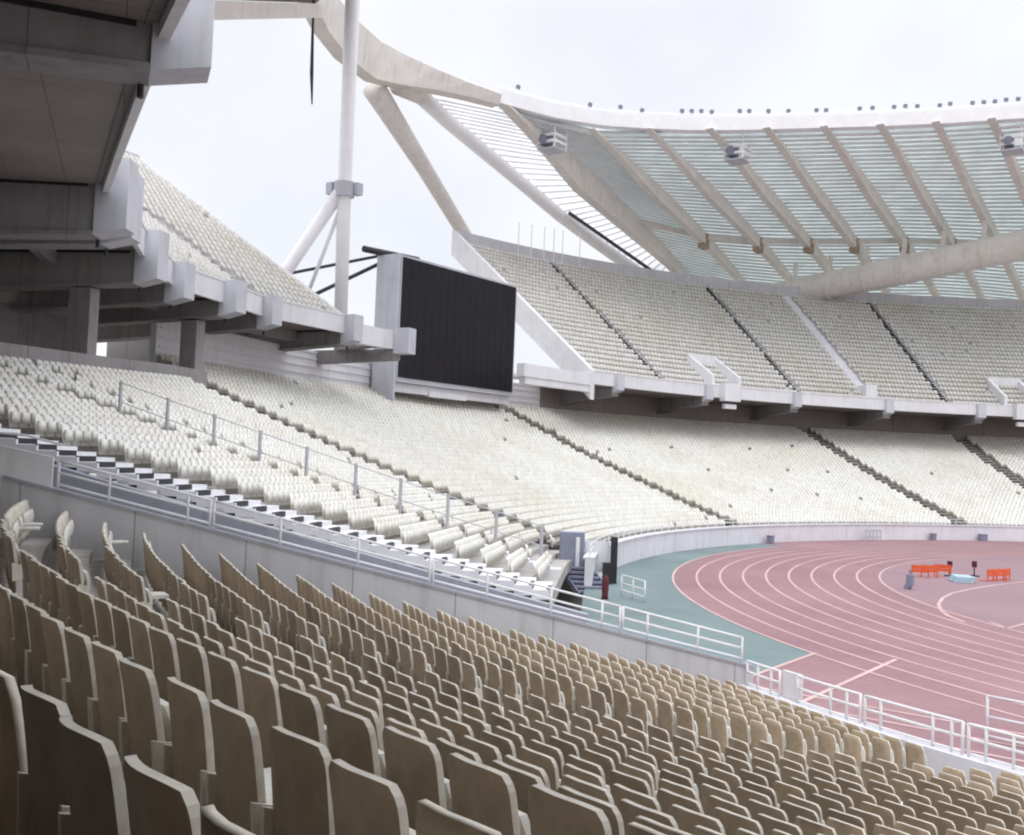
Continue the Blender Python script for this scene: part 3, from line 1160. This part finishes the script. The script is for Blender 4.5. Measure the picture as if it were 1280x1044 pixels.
mb = MB()                                               # front beam carries on from the deck end towards the screen
mb.band([[B(n, 20.0, 13.35), B(n, 20.9, 13.35), B(n, 20.9, 14.5), B(n, 20.0, 14.5)] for n in frange(171.32, 178.5, 1.0)])
mb.band([[B(n, 20.1, 12.7), B(n, 20.8, 12.7), B(n, 20.8, 13.346), B(n, 20.1, 13.346)] for n in frange(171.6, 178.3, 1.0)])
mb.build('beam_extension', M['fascia'], dk1)
for n in (157.4, 129.3):
    box_of_vomitory(n, dk1)
mb = MB()
I, A, U = fr(142.7)
mb.box(B(142.7, o_front(142.7) + 1.6, 15.6), (1.6, 1.5, 1.6), (I, A, U))
mb.build('stair_head', M['fascia'], dk1)

# ------------------------------------------------------------------ build the one mesh of all remaining seats
def bake(name, items):
    VV, LP, LS, MI, TN = [], [], [], [], []
    nv = 0
    cache = {}
    for key, tpl in TPL.items():
        v = np.array(tpl.v, dtype=np.float64)
        lens = np.array([len(f) for f in tpl.f])
        loops = np.concatenate([np.array(f) for f in tpl.f])
        cache[key] = (v, lens, loops, np.array(tpl.mi))
    for org, rz, key in items:
        v, lens, loops, mi = cache[key]
        c, s = math.cos(rz), math.sin(rz)
        x = v[:, 0] * c - v[:, 1] * s + org.x
        y = v[:, 0] * s + v[:, 1] * c + org.y
        VV.append(np.stack([x, y, v[:, 2] + org.z], 1))
        LP.append(loops + nv)
        LS.append(lens)
        MI.append(mi)
        TN.append(np.full(len(v), random.random()))
        nv += len(v)
    VV, LP, LS, MI, TN = map(np.concatenate, (VV, LP, LS, MI, TN))
    me = bpy.data.meshes.new(name)
    me.vertices.add(nv)
    me.vertices.foreach_set('co', VV.ravel())
    me.loops.add(len(LP))
    me.loops.foreach_set('vertex_index', LP.astype(np.int32))
    me.polygons.add(len(LS))
    st = np.concatenate([[0], np.cumsum(LS)[:-1]])
    me.polygons.foreach_set('loop_start', st.astype(np.int32))
    me.polygons.foreach_set('material_index', MI.astype(np.int32))
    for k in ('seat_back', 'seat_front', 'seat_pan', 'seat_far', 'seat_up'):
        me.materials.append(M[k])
    at = me.attributes.new('tone', 'FLOAT', 'POINT')
    at.data.foreach_set('value', TN.astype(np.float32))
    me.update(calc_edges=True)
    me.validate()
    o = bpy.data.objects.new(name, me)
    col.objects.link(o)
    return o


o = bake('stadium_seats', rest)
tag(o, 'thousands of cream and tan seats filling both tiers beyond the nearest rows', 'seats', None, 'stuff')

# ------------------------------------------------------------------ video screen in the gap between the decks
sb = thing('video_screen', 'big black video screen in a grey cabinet hung between the two upper decks', 'screen', (-75, -2, 10))
mb = MB()
mb.box((-75.45, -2.0, 17.1), (2.7, 15.9, 10.5))
mb.build('cabinet', M['cabinet'], sb)
mb = MB()
mb.box((-74.07, -2.0, 17.2), (0.10, 15.5, 9.9))
for i in range(1, 16):
    mb.box((-74.015, -2.0 - 7.75 + i * 15.5 / 16, 17.2), (0.012, 0.03, 9.9))
mb.build('screen_panel', M['screen'], sb)
mb = MB()
mb.box((-75.4, -10.06, 16.35), (2.5, 0.2, 12.1))
mb.build('side_panel', M['block_paint'], sb)
mb = MB()
mb.box((-75.5, -2.0, 11.45), (2.0, 15.9, 0.75))
mb.box((-74.6, -3.0, 11.2), (0.5, 5.0, 0.5))
mb.build('catwalk', M['fascia'], sb)
for y in (-9.0, 6.5):
    mb = MB()
    mb.box((-76.2, y, 8.5), (0.9, 0.9, 6.2))
    mb.build('support_leg', M['girder'], sb)
mb = MB()
mb.tube([(-76.4, -8.5, 22.6), (-79.5, -16.5, 17.5)], 0.16)
mb.tube([(-77.0, -8.5, 22.9), (-82.5, -20.0, 18.8)], 0.13)
mb.tube([(-76.4, -12.0, 22.6), (-76.4, -5.5, 22.9)], 0.28)
mb.build('stay', M['dark'], sb)
mb = MB()
mb.tube([(-75.5, 5.9, 14.0), (-75.5, 13.5, 14.4)], 0.42, n=12)
mb.build('tie_tube', M['white_steel'], sb, smooth=True)

# ------------------------------------------------------------------ roof
RIM = [[-83.87, -4.93, 43.4], [-83.05, -2.0, 42.88], [-81.99, 1.4, 42.43], [-80.87, 4.92, 42.1], [-79.6, 8.47, 41.86], [-78.48, 11.73, 41.85], [-77.23, 14.99, 41.86], [-75.85, 18.22, 42.08], [-74.34, 21.43, 42.34], [-70.98, 24.21, 42.33], [-67.52, 26.83, 42.33], [-64.26, 29.86, 42.67], [-60.87, 32.68, 43.01], [-56.32, 37.24, 43.76], [-51.51, 41.29, 44.31], [-45.24, 46.36, 45.1], [-38.76, 50.43, 45.73], [-28.77, 56.13, 46.57], [-15, 61, 47.2]]
RIBS = [([-78.97, 10.36, 41.35], [-84.31, 56.76, 34.48]), ([-74.9, 20.29, 41.23], [-78.48, 65.52, 33.47]), ([-70.49, 24.62, 41.75], [-73.06, 72.31, 33.49]), ([-65.31, 28.93, 42.13], [-68.03, 77.73, 33.9]), ([-60.61, 32.97, 42.61], [-63.23, 82.31, 34.31]), ([-55.98, 37.56, 43.35], [-57.59, 87.03, 34.68]), ([-51.17, 41.6, 43.9], [-52.1, 91.06, 34.58]), ([-46.37, 45.54, 44.51], [-46.73, 94.53, 34.16]), ([-41.43, 48.89, 45.02], [-40.85, 97.84, 33.92]), ([-36.62, 51.86, 45.61], [-34.99, 100.7, 33.5]), ([-31.26, 54.93, 46.12], [-28.74, 103.3, 33.02])]
OUT = [[-84.46, 2.79, 41.94], [-86.57, 9.17, 41.84], [-88.54, 17.07, 41.47], [-89.62, 26.25, 40.1], [-89.92, 35.47, 38.02], [-89.37, 42.4, 36.28], [-88.41, 49.27, 34.36], [-86.9, 56.5, 32.2], [-85.2, 62.5, 30.2]]
LIGHTS = [[-78.76, 10.86, 44.04], [-79.45, 8.91, 42.3], [-75.37, 19.22, 44.21], [-73.37, 22.17, 44.51], [-71.55, 23.69, 44.29], [-68.11, 26.33, 44.4], [-67.29, 26.99, 44.45], [-66.52, 27.73, 44.54], [-65.67, 28.53, 44.55], [-63.35, 30.59, 44.86], [-62.55, 31.28, 44.92], [-60.91, 32.61, 45.04], [-59.32, 34.3, 45.27], [-57.02, 36.56, 45.64], [-56.22, 37.31, 45.73], [-53.36, 39.79, 46.16], [-52.25, 40.69, 46.32], [-50.39, 42.27, 46.57], [-49.42, 43.09, 46.74], [-48.38, 43.95, 46.81], [-46.41, 45.49, 47.02], [-45.49, 46.16, 47.24], [-43.49, 47.55, 47.4], [-42.48, 48.21, 47.51], [-41.47, 48.85, 47.61], [-40.46, 49.45, 47.8], [-39.37, 50.08, 47.88]]
PODS = [[-78.42, 16.84, 39.95], [-64.26, 32.49, 40.83], [-40.07, 51.69, 43.44]]
RIBS = [(a, [a[i] + (b[i] - a[i]) * 1.14 for i in range(3)]) for a, b in RIBS]
RIMv = [Vector(p) for p in RIM]
OUTv = [Vector(p) for p in OUT]
rf = thing('roof', 'white steel roof with beige ribs and pale translucent panels over the upper deck', 'roof', (-75, 40, 38))
mb = MB()
prof = []
for i, p in enumerate(RIMv):
    t = (RIMv[min(i + 1, len(RIMv) - 1)] - RIMv[max(i - 1, 0)]).normalized()
    sx = Vector((t.y, -t.x, 0)).normalized()
    g = min(1.0, max(0.25, (i - 1) / 4.0))
    hh = 1.2
    prof.append([p - sx * 0.5 - Vector((0, 0, 0.2)), p + sx * 0.7 - Vector((0, 0, 0.2)), p + sx * 0.7 + Vector((0, 0, hh)), p - sx * 0.5 + Vector((0, 0, hh))])
mb.band(prof[3:])
mb.build('rim_beam', M['white_steel'], rf)
mb = MB()
mb.tube([p + Vector((0, 0, 1.75)) for p in RIMv[4:]], 0.07, n=6)
for p in RIMv[4:]:
    mb.tube([p + Vector((0, 0, 1.2)), p + Vector((0, 0, 1.75))], 0.05, n=5)
mb.build('rim_rail', M['white_steel'], rf)
for i, (a, b) in enumerate(RIBS):
    a, b = Vector(a), Vector(b)
    mb = MB()
    d = (b - a)
    prof = []
    for t in frange(-0.03, 1, 0.08):
        p = a + d * t + Vector((0, 0, 1.3 * math.sin(math.pi * t)))
        s = Vector((1, 0, 0))
        wd = 0.42 if i else 0.6
        dp = (1.5 if i else 2.6) * (0.55 + 0.6 * math.sin(math.pi * min(1, t + 0.12))) * min(1.0, 0.12 + t * 3.2)
        prof.append([p - s * wd - Vector((0, 0, dp)), p + s * wd - Vector((0, 0, dp)), p + s * wd, p - s * wd])
    mb.band(prof)
    r_ = mb.build('rib', M['beige_steel'], rf)
    if i:
        mb = MB()
        p = a + d * 0.6 + Vector((0, 0, 1.3 * math.sin(math.pi * .6)))
        mb.box(p - Vector((0, 0, 1.0)), (0.9, 1.6, 2.0))
        mb.build('joint_plate', M['rust'], r_)


def rib_pt(i, t, lift=0.0):
    a, b = Vector(RIBS[i][0]), Vector(RIBS[i][1])
    return a + (b - a) * t + Vector((0, 0, 1.3 * math.sin(math.pi * t) + lift))


for i in range(len(RIBS) - 1):
    ts = frange(0, 1, 0.05)
    mb = MB()
    A_ = [rib_pt(i, t, 0.35) for t in ts]
    B_ = [rib_pt(i + 1, t, 0.35) for t in ts]
    mb.band([[p, q, q + Vector((0, 0, 0.06)), p + Vector((0, 0, 0.06))] for p, q in zip(A_, B_)])
    pn = mb.build('roof_panel', M['roof_poly'], rf)
    mb = MB()
    for k in range(1, 46):
        t = k / 46
        mb.bar(rib_pt(i, t, 0.12), rib_pt(i + 1, t, 0.12), 0.17, 0.26)
    mb.build('purlins', M['purlin'], pn)
    mb = MB()
    mb.bar(rib_pt(i, 0.6, -0.5), rib_pt(i + 1, 0.6, -0.5), 0.35, 0.6)
    mb.build('cross_beam', M['beige_steel'], rf)
# white sheeted end between the outer edge beam and the first rib
mb = MB()
mp = MB()
a, b = Vector(RIBS[0][0]), Vector(RIBS[0][1])


def out_pt(t):
    s = t * (len(OUTv) - 1)
    i = min(int(s), len(OUTv) - 2)
    return OUTv[i].lerp(OUTv[i + 1], s - i)


ts = frange(0, 1, 0.05)
for t0, t1 in zip(ts[:-1], ts[1:]):
    q = [out_pt(t0), out_pt(t1), rib_pt(0, t1), rib_pt(0, t0)]
    mb.hexa([p + Vector((0, 0, 0.25)) for p in q] + [p + Vector((0, 0, 0.31)) for p in q])
tip = [RIMv[2], RIMv[4], rib_pt(0, 0), out_pt(0)]
mb.hexa([p + Vector((0, 0, 0.20)) for p in tip] + [p + Vector((0, 0, 0.26)) for p in tip])
e_ = mb.build('end_panel', M['roof_white'], rf)
for k in range(1, 42):
    t = k / 42
    mp.bar(out_pt(t), rib_pt(0, t, 0.05), 0.16, 0.16)
mp.build('purlins', M['white_steel'], e_)
mb = MB()
mb.tube([p - Vector((0, 0, 0.45)) for p in OUTv], 0.82, n=14)
mb.build('edge_beam', M['white_steel'], rf, smooth=True)
mb = MB()
mb.bar(OUTv[4] + Vector((1.4, 0, -0.3)), OUTv[7] + Vector((1.6, 0, -0.1)), 0.25, 0.4)
mb.build('edge_gutter', M['dark'], rf)
# long torsion tube under the ribs
mb = MB()
T0, T1 = Vector((-65.6, 65.7, 31.7)), Vector((-41.6, 67.8, 35.4))
d = (T1 - T0)
mb.tube([T0 - d * 0.5, T0, T0 + d * 0.5, T1, T1 + d * 0.6, T1 + d * 1.3], 1.9, n=24)
tt = mb.build('torsion_tube', M['beige_steel'], rf, smooth=True)
mb = MB()
for k in range(-1, 9):
    c = T0 + d * (k / 5.0)
    t = d.normalized()
    mb.tube([c - t * 0.12, c + t * 0.12], 2.05, n=24)
    mb.bar(c, c + Vector((0.3, 0.2, 4.2)), 0.5, 0.5, up=(0, 1, 0))
mb.build('collar', M['beige_steel'], tt)

# tapering box girders where the two roofs meet at the end of the stadium; the near one runs on overhead
tg = thing('roof_end_truss', 'curved beige box girder with two splayed legs where the roofs meet behind the mast', 'roof truss', (-84, -4, 40))
near_rim = [Vector((x, -y - 6.5, z)) for x, y, z in RIM[1:9]]
chain = [Vector(p) for p in RIM[4::-1]]
chain = chain + [Vector((-82.6, -9.8, 43.6)), Vector((-80.2, -14.4, 43.3)), Vector((-78.0, -17.6, 43.0)), Vector((-75.0, -21.8, 43.4))]
mb = MB()
prof = []
for i, p in enumerate(chain):
    t = (chain[min(i + 1, len(chain) - 1)] - chain[max(i - 1, 0)]).normalized()
    sx = Vector((t.y, -t.x, 0)).normalized()
    dp = [0.4, 0.7, 1.3, 2.2, 2.9, 3.0, 2.6, 2.2, 1.9][i]
    prof.append([p - sx * 0.7 - Vector((0, 0, dp)), p + sx * 0.7 - Vector((0, 0, dp)), p + sx * 1.1 + Vector((0, 0, 0.5)), p - sx * 1.1 + Vector((0, 0, 0.5))])
mb.band(prof)
mb.build('box_girder', M['beige_steel'], tg)
mb = MB()
mb.tube([(-84.9, -3.4, 40.4), (-88.0, 7.5, 36.0), (-91.4, 18.3, 31.8), (-93, 23, 29.5)], [1.15, 0.85, 0.8, 0.8], n=14)
mb.build('leg', M['beige_steel'], tg, smooth=True)
mb = MB()
mb.tube([(-83.5, -1.5, 41.2), (-84.46, 2.79, 41.5), (-85.6, 6.5, 41.4)], [1.1, 0.8, 0.62], n=14)
mb.build('leg', M['beige_steel'], tg, smooth=True)

nr = thing('roof', 'dark underside and beige edge of the near roof at the top left behind the overhead deck', 'roof', (-70, -32, 36))
mb = MB()
E0, E1 = Vector((-76.74, -18.02, 40.2)), Vector((-58.0, -46.0, 27.0))
E1 = Vector((-61.0, -41.0, 27.4))
mb.bar(E0, E1, 1.0, 1.0)
mb.build('edge_beam', M['beige_steel'], nr)
mb = MB()
U3 = Vector((0, 0, 1))
q = [E0 + U3 * 0.6, E1 + U3 * 0.6, E1 + Vector((16, 4, 9)), E0 + Vector((8, 1.5, 6.0))]
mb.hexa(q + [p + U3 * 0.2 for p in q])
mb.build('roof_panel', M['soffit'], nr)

for k, p in enumerate(LIGHTS):
    pass
LG = 'floodlights along the roof rim'
names = []
for k, p in enumerate(LIGHTS):
    p = Vector(p)
    base = min(RIMv, key=lambda q: (q - p).length)
    t_ = thing('floodlight', 'small dark floodlight on the white roof rim, %s from the left' % ordw(k + 1), 'floodlight', tuple(p), LG)
    mb = MB()
    f_ = (Vector((0, 0, 0)) - p).normalized()
    f_ = Vector((f_.x, f_.y, -0.2)).normalized()
    X = f_.cross(Vector((0, 0, 1))).normalized()
    Z = X.cross(f_)
    mb.hexa([p + X * sx * s_ + Z * sz * s_ * 0.9 + f_ * ff for ff, s_ in ((-0.16, 0.13), (0.16, 0.24)) for sx, sz in ((-1, -1), (1, -1), (1, 1), (-1, 1))])
    mb.build('lamp_head', M['slate'], t_)
    mb = MB()
    mb.tube([p - Vector((0, 0, 1.1)), p - Vector((0, 0, 0.15))], 0.045, n=5)
    mb.build('bracket', M['white_steel'], t_)
PL = ['left end of the roof', 'second rib from the left', 'right edge of the photo']
for k, p in enumerate(PODS):
    p = Vector(p)
    t_ = thing('service_platform', 'white service platform with dark lamp under the roof, at the ' + PL[k], 'platform', tuple(p), 'platforms under the roof rim')
    mb = MB()
    mb.box(p - Vector((0, 0, 0.9)), (2.2, 2.2, 0.14))
    mb.build('floor', M['cabinet'], t_)
    mb = MB()
    for sx in (-1, 1):
        for sy in (-1, 1):
            mb.tube([p + Vector((sx * 1.1, sy * 1.1, -0.9)), p + Vector((sx * 1.1, sy * 1.1, 1.9))], 0.07, n=5)
    for h in (-0.2, 0.5):
        for s_ in (-1, 1):
            mb.bar(p + Vector((-1.1, s_ * 1.1, h)), p + Vector((1.1, s_ * 1.1, h)), 0.12, 0.3)
            mb.bar(p + Vector((s_ * 1.1, -1.1, h)), p + Vector((s_ * 1.1, 1.1, h)), 0.12, 0.3)
    mb.build('cage', M['white_steel'], t_)
    mb = MB()
    mb.box(p + Vector((-0.3, -0.5, 0.1)), (0.9, 0.9, 1.1))
    mb.tube([p + Vector((-0.3, -0.9, 0.1)), p + Vector((-0.2, -1.5, 0.0))], [0.35, 0.5], n=10)
    mb.build('lamp', M['slate'], t_)

# ------------------------------------------------------------------ mast, poles, cable
ms = thing('mast', 'tall white tubular mast with forked struts rising behind the left deck', 'mast', (-74.17, -16.53, 12.17))
mb = MB()
mb.tube([(-74.38, -16.02, 14.0), (-74.17, -16.53, 26.03), (-73.56, -17.35, 61.45)], [0.5, 0.52, 0.64], n=18)
mb.build('shaft', M['white_steel'], ms, smooth=True)
mb = MB()
mb.tube([(-74.38, -16.84, 25.83), (-79.1, -19.51, 17.31), (-81.67, -20.95, 12.69)], 0.5, n=14)
mb.build('strut', M['white_steel'], ms, smooth=True)
mb = MB()
mb.tube([(-74.07, -16.53, 25.52), (-77.87, -17.25, 16.28)], 0.15, n=8)
mb.build('strut', M['white_steel'], ms, smooth=True)
mb = MB()
mb.tube([(-74.17, -16.53, 25.52), (-74.17, -16.58, 26.65)], 0.8, n=18)
for dx, dy in ((0.9, 0.5), (-0.9, -0.5)):
    mb.box((-74.17 + dx * 0.95, -16.53 + dy * 1.1, 26.14), (0.6, 0.6, 0.9))
mb.build('collar', M['cabinet'], ms)
mb = MB()
mb.bar((-74.38, -16.02, 14.0), B(192.2, 21.6, 14.0), 1.0, 0.7)
mb.build('base_bracket', M['girder'], ms)
for k, (x, y, z) in enumerate(([-88.03, 24.37, 31.48], [-87.54, 26.27, 31.57], [-87.01, 28.17, 31.65], [-86.59, 29.6, 31.7], [-86.18, 30.9, 31.74], [-85.3, 33.4, 31.8])):
    mb = MB()
    mb.tube([(x, y, z - 2.2), (x, y, z + 2.4)], [0.07, 0.05], n=6)
    mb.box((x, y, z + 2.42), (0.16, 0.16, 0.06))
    tag(mb.build('flagpole', M['white_steel']), 'thin bare white pole on the rear edge of the right deck, %s from the left' % ordw(k + 1), 'pole', 'bare poles behind the right deck')
mb = MB()
mb.tube([(-75.37, -19.5, 42.6), (-75.37, -19.45, 38), (-75.4, -19.3, 34.5), (-75.42, -19.1, 32.2)], [0.08, 0.10, 0.14, 0.05], n=8)
tag(mb.build('hanging_cable', M['dark'], smooth=True), 'dark cable hanging free from the roof edge left of the mast', 'cable')

# ------------------------------------------------------------------ posts among the far seats
k = 0
for ob in (1.75, 3.45, 5.26, 7.03, 8.71, 10.54, 12.29, 14.0, 15.74, 17.5):
    n = 218.0
    p = B(n, ob + 0.1, z_low(n, ob))
    t_ = thing('stair_post', 'grey handrail post in the seats behind the gangway, %s up from the track' % ordw(k + 1), 'post', tuple(p), 'posts among the seats behind the gangway')
    mb = MB()
    mb.box(p + Vector((0, 0, 0.95)), (0.09, 0.09, 1.9))
    mb.build('upright', M['cabinet'], t_)
    mb = MB()
    mb.box(p + Vector((0, 0, 0.03)), (0.22, 0.22, 0.06))
    mb.build('base_plate', M['cabinet'], t_)
    k += 1

mb = MB()
for hh in (1.82, 1.1):
    mb.tube([B(218.0, o + 0.1, z_low(218.0, o) + hh) for o in (1.75, 3.45, 5.26, 7.03, 8.71, 10.54, 12.29, 14.0, 15.74, 17.5)], 0.022, n=5)
tag(mb.build('handrail', M['cabinet']), 'thin grey handrail joining the posts among the seats behind the gangway', 'handrail')

# ------------------------------------------------------------------ gangway exit: cabin, steps, dark post
ex = thing('exit_cabin', 'slate grey cabin panel with a white door at the foot of the gangway', 'cabin', (-44.5, -27.4, 0))
Y_ = (Vector((-42.65, -27.27, 0)) - Vector((-45.01, -27.99, 0))).normalized()
mb = MB()
I, A, U = fr(225)
V0 = Vector((-44.3, -28.3, 0))
ax = (RT.normalized(), Vector((-RT.y, RT.x, 0)).normalized(), Vector((0, 0, 1)))
ax = (Vector((0.8, 0.6, 0)), Vector((-0.6, 0.8, 0)), Vector((0, 0, 1)))
mb.box(V0 + Vector((0, 0, 1.2)), (1.15, 0.9, 2.4), ax)
mb.build('cabin_wall', M['slate'], ex)
mb = MB()
mb.box(V0 + ax[0] * 0.25 - ax[1] * 0.47 + Vector((0, 0, 1.35)), (0.18, 0.03, 1.7), ax)
mb.build('door_frame', M['fascia'], ex)
mb = MB()
mb.box(V0 + ax[0] * 1.25 + ax[1] * 0.2 + Vector((0, 0, 1.25)), (1.2, 0.10, 1.5), ax)
mb.build('door', M['fascia'], ex)
mb = MB()
mb.box(V0 + ax[0] * 2.05 + Vector((0, 0, 1.05)), (0.32, 0.32, 2.4), ax)
mb.box(V0 + ax[0] * 1.75 - ax[1] * 0.2 + Vector((0, 0, 0.45)), (0.45, 0.5, 1.1), ax)
tag(mb.build('gate_post', M['dark']), 'dark square post with a low box at the mouth of the gangway', 'post')
mb = MB()
for i in range(6):
    c = V0 - ax[1] * (0.7 + 0.42 * i) + ax[0] * (0.2 + 0.14 * i) + Vector((0, 0, 0.75 - 0.17 * i))
    mb.box(c, (1.5, 0.40, 0.10), ax)
    mb.box(c + ax[1] * 0.18 - Vector((0, 0, 0.12)), (1.5, 0.04, 0.14), ax)
for s_ in (-0.78, 0.78):
    mb.bar(V0 - ax[1] * 0.5 + ax[0] * (0.15 + s_) + Vector((0, 0, 0.70)), V0 - ax[1] * 3.1 + ax[0] * (1.0 + s_) + Vector((0, 0, -0.25)), 0.06, 0.25)
tag(mb.build('exit_steps', M['slate']), 'short flight of slate steps below the cabin at the gangway foot', 'steps')
mb = MB()
p = Vector((-39.9, -32.3, 0))
mb.tube([p, p + Vector((0, 0, 0.15)), p + Vector((0, 0, 0.75)), p + Vector((0, 0, 0.95)), p + Vector((0, 0, 1.02))], [0.16, 0.13, 0.16, 0.09, 0.04], n=12)
tag(mb.build('hydrant', M['maroon'], smooth=True), 'dark maroon standpipe beside the gangway steps', 'hydrant')
rail_panel(lambda t: Vector((-38.2 - 1.9 * t, -31.9 - 0.3 * t + 1.6 * t, 0)), (0.25, 0.55, 0.9), 'small white railing at the track edge beside the gangway mouth', (0, 0.5, 1), name='guard_rail')

# ------------------------------------------------------------------ gear on the infield
def hurdle(x, y, rz, label):
    t_ = thing('hurdle', label, 'hurdle', (x, y, 0), 'orange hurdles on the infield')
    c, s = math.cos(rz), math.sin(rz)
    P = lambda a, b, z: Vector((x + (a * c - b * s) * 0.8, y + (a * s + b * c) * 0.8, z * 0.60))
    mb = MB()
    mb.bar(P(-0.6, 0, 0.97), P(0.6, 0, 0.97), 0.05, 0.22)
    mb.bar(P(-0.6, 0, 0.62), P(0.6, 0, 0.62), 0.04, 0.16)
    mb.build('board', M['orange'], t_)
    for q in (-0.55, 0.55):
        mb = MB()
        mb.tube([P(q, 0, 0), P(q, 0, 0.95)], 0.04, n=6)
        mb.tube([P(q, 0, 0.04), P(q, 0.6, 0.04)], 0.04, n=6)
        mb.build('leg', M['orange'], t_)


HL = ['leftmost orange hurdle of the left cluster', 'second orange hurdle from the left, in the left cluster', 'third orange hurdle from the left, in the left cluster',
      'orange hurdle left of the right edge, first of the right cluster', 'orange hurdle in the middle of the right cluster', 'rightmost orange hurdle of the right cluster']
for k, (x, y, rz) in enumerate(((-33.23, -8.63, 0.3), (-32.9, -7.9, 0.5), (-32.5, -6.6, 0.2), (-29.78, -6.81, 1.2), (-29.5, -6.2, 0.9), (-29.3, -5.3, 1.4))):
    hurdle(x, y, rz, HL[k])
mb = MB()
mb.box((-31.9, -15.6, 0.45), (0.3, 0.4, 0.6))
mb.tube([(-31.9, -15.75, 0.75), (-31.9, -15.75, 1.0), (-31.9, -15.45, 1.0), (-31.9, -15.45, 0.75)], 0.03, n=6)
for s_ in (-0.2, 0.2):
    mb.tube([(-32.0, -15.6 + s_ - 0.04, 0.14), (-32.0, -15.6 + s_ + 0.04, 0.14)], 0.14, n=12)
tag(mb.build('equipment_cart', M['slate']), 'small slate grey cart inside the innermost lane', 'cart')
mb = MB()
for i in range(3):
    mb.box((-31.0 + 0.05 * i, -8.9 + 0.06 * i, 0.07 + 0.11 * i), (1.0, 1.5, 0.10), (Vector((0.9, 0.43, 0)), Vector((-0.43, 0.9, 0)), Vector((0, 0, 1))))
tag(mb.build('landing_mats', M['blue']), 'low stack of pale blue mats between the two hurdle clusters', 'mats')
for k, (x, y, lab) in enumerate(((-32.2, -6.2, 'dark folding stand just right of the left hurdle cluster'), (-31.2, -4.6, 'dark folding stand left of the right hurdle cluster'))):
    t_ = thing('marker_stand', lab, 'stand', (x, y, 0), 'dark stands on the infield')
    mb = MB()
    mb.tube([(x, y, 0), (x, y, 0.8)], 0.04, n=6)
    mb.bar((x - 0.3, y, 0.04), (x + 0.3, y, 0.04), 0.08, 0.06)
    mb.build('pole', M['dark'], t_)
    mb = MB()
    mb.box((x, y, 0.72), (0.28, 0.07, 0.36))
    mb.build('plate', M['maroon'], t_)
# small boxes standing along the far wall
for k, (n, lab, wd) in enumerate(((158.8, 'white barrier frames stacked against the far wall below the middle seats', 2.2), (172.6, 'small dark box against the far wall at the foot of a dark stair', 0.8),
                                 (151.0, 'small grey box against the far wall between two dark stairs', 0.7), (145.2, 'grey cabinet against the far wall at the foot of the right dark stair', 1.3))):
    I, A, U = fr(n)
    mb = MB()
    if k == 0:
        for i in range(5):
            c = B(n, -0.8, 0) + A * (i - 2) * 0.5
            mb.tube([c, c + U * 0.95], 0.05, n=6)
        for h in (0.35, 0.9):
            mb.bar(B(n, -0.8, h) - A * 1.1, B(n, -0.8, h) + A * 1.1, 0.06, 0.16)
    else:
        mb.box(B(n, -0.5, 0.32), (0.4, wd * 0.6, 0.56), (I, A, U))
        mb.box(B(n, -0.5, 0.63), (0.46, wd * 0.6 + 0.08, 0.05), (I, A, U))
    tag(mb.build('barrier_frames' if k == 0 else 'cabinet_box', M['slate'] if k else M['cabinet']), lab, 'barrier' if k == 0 else 'box')
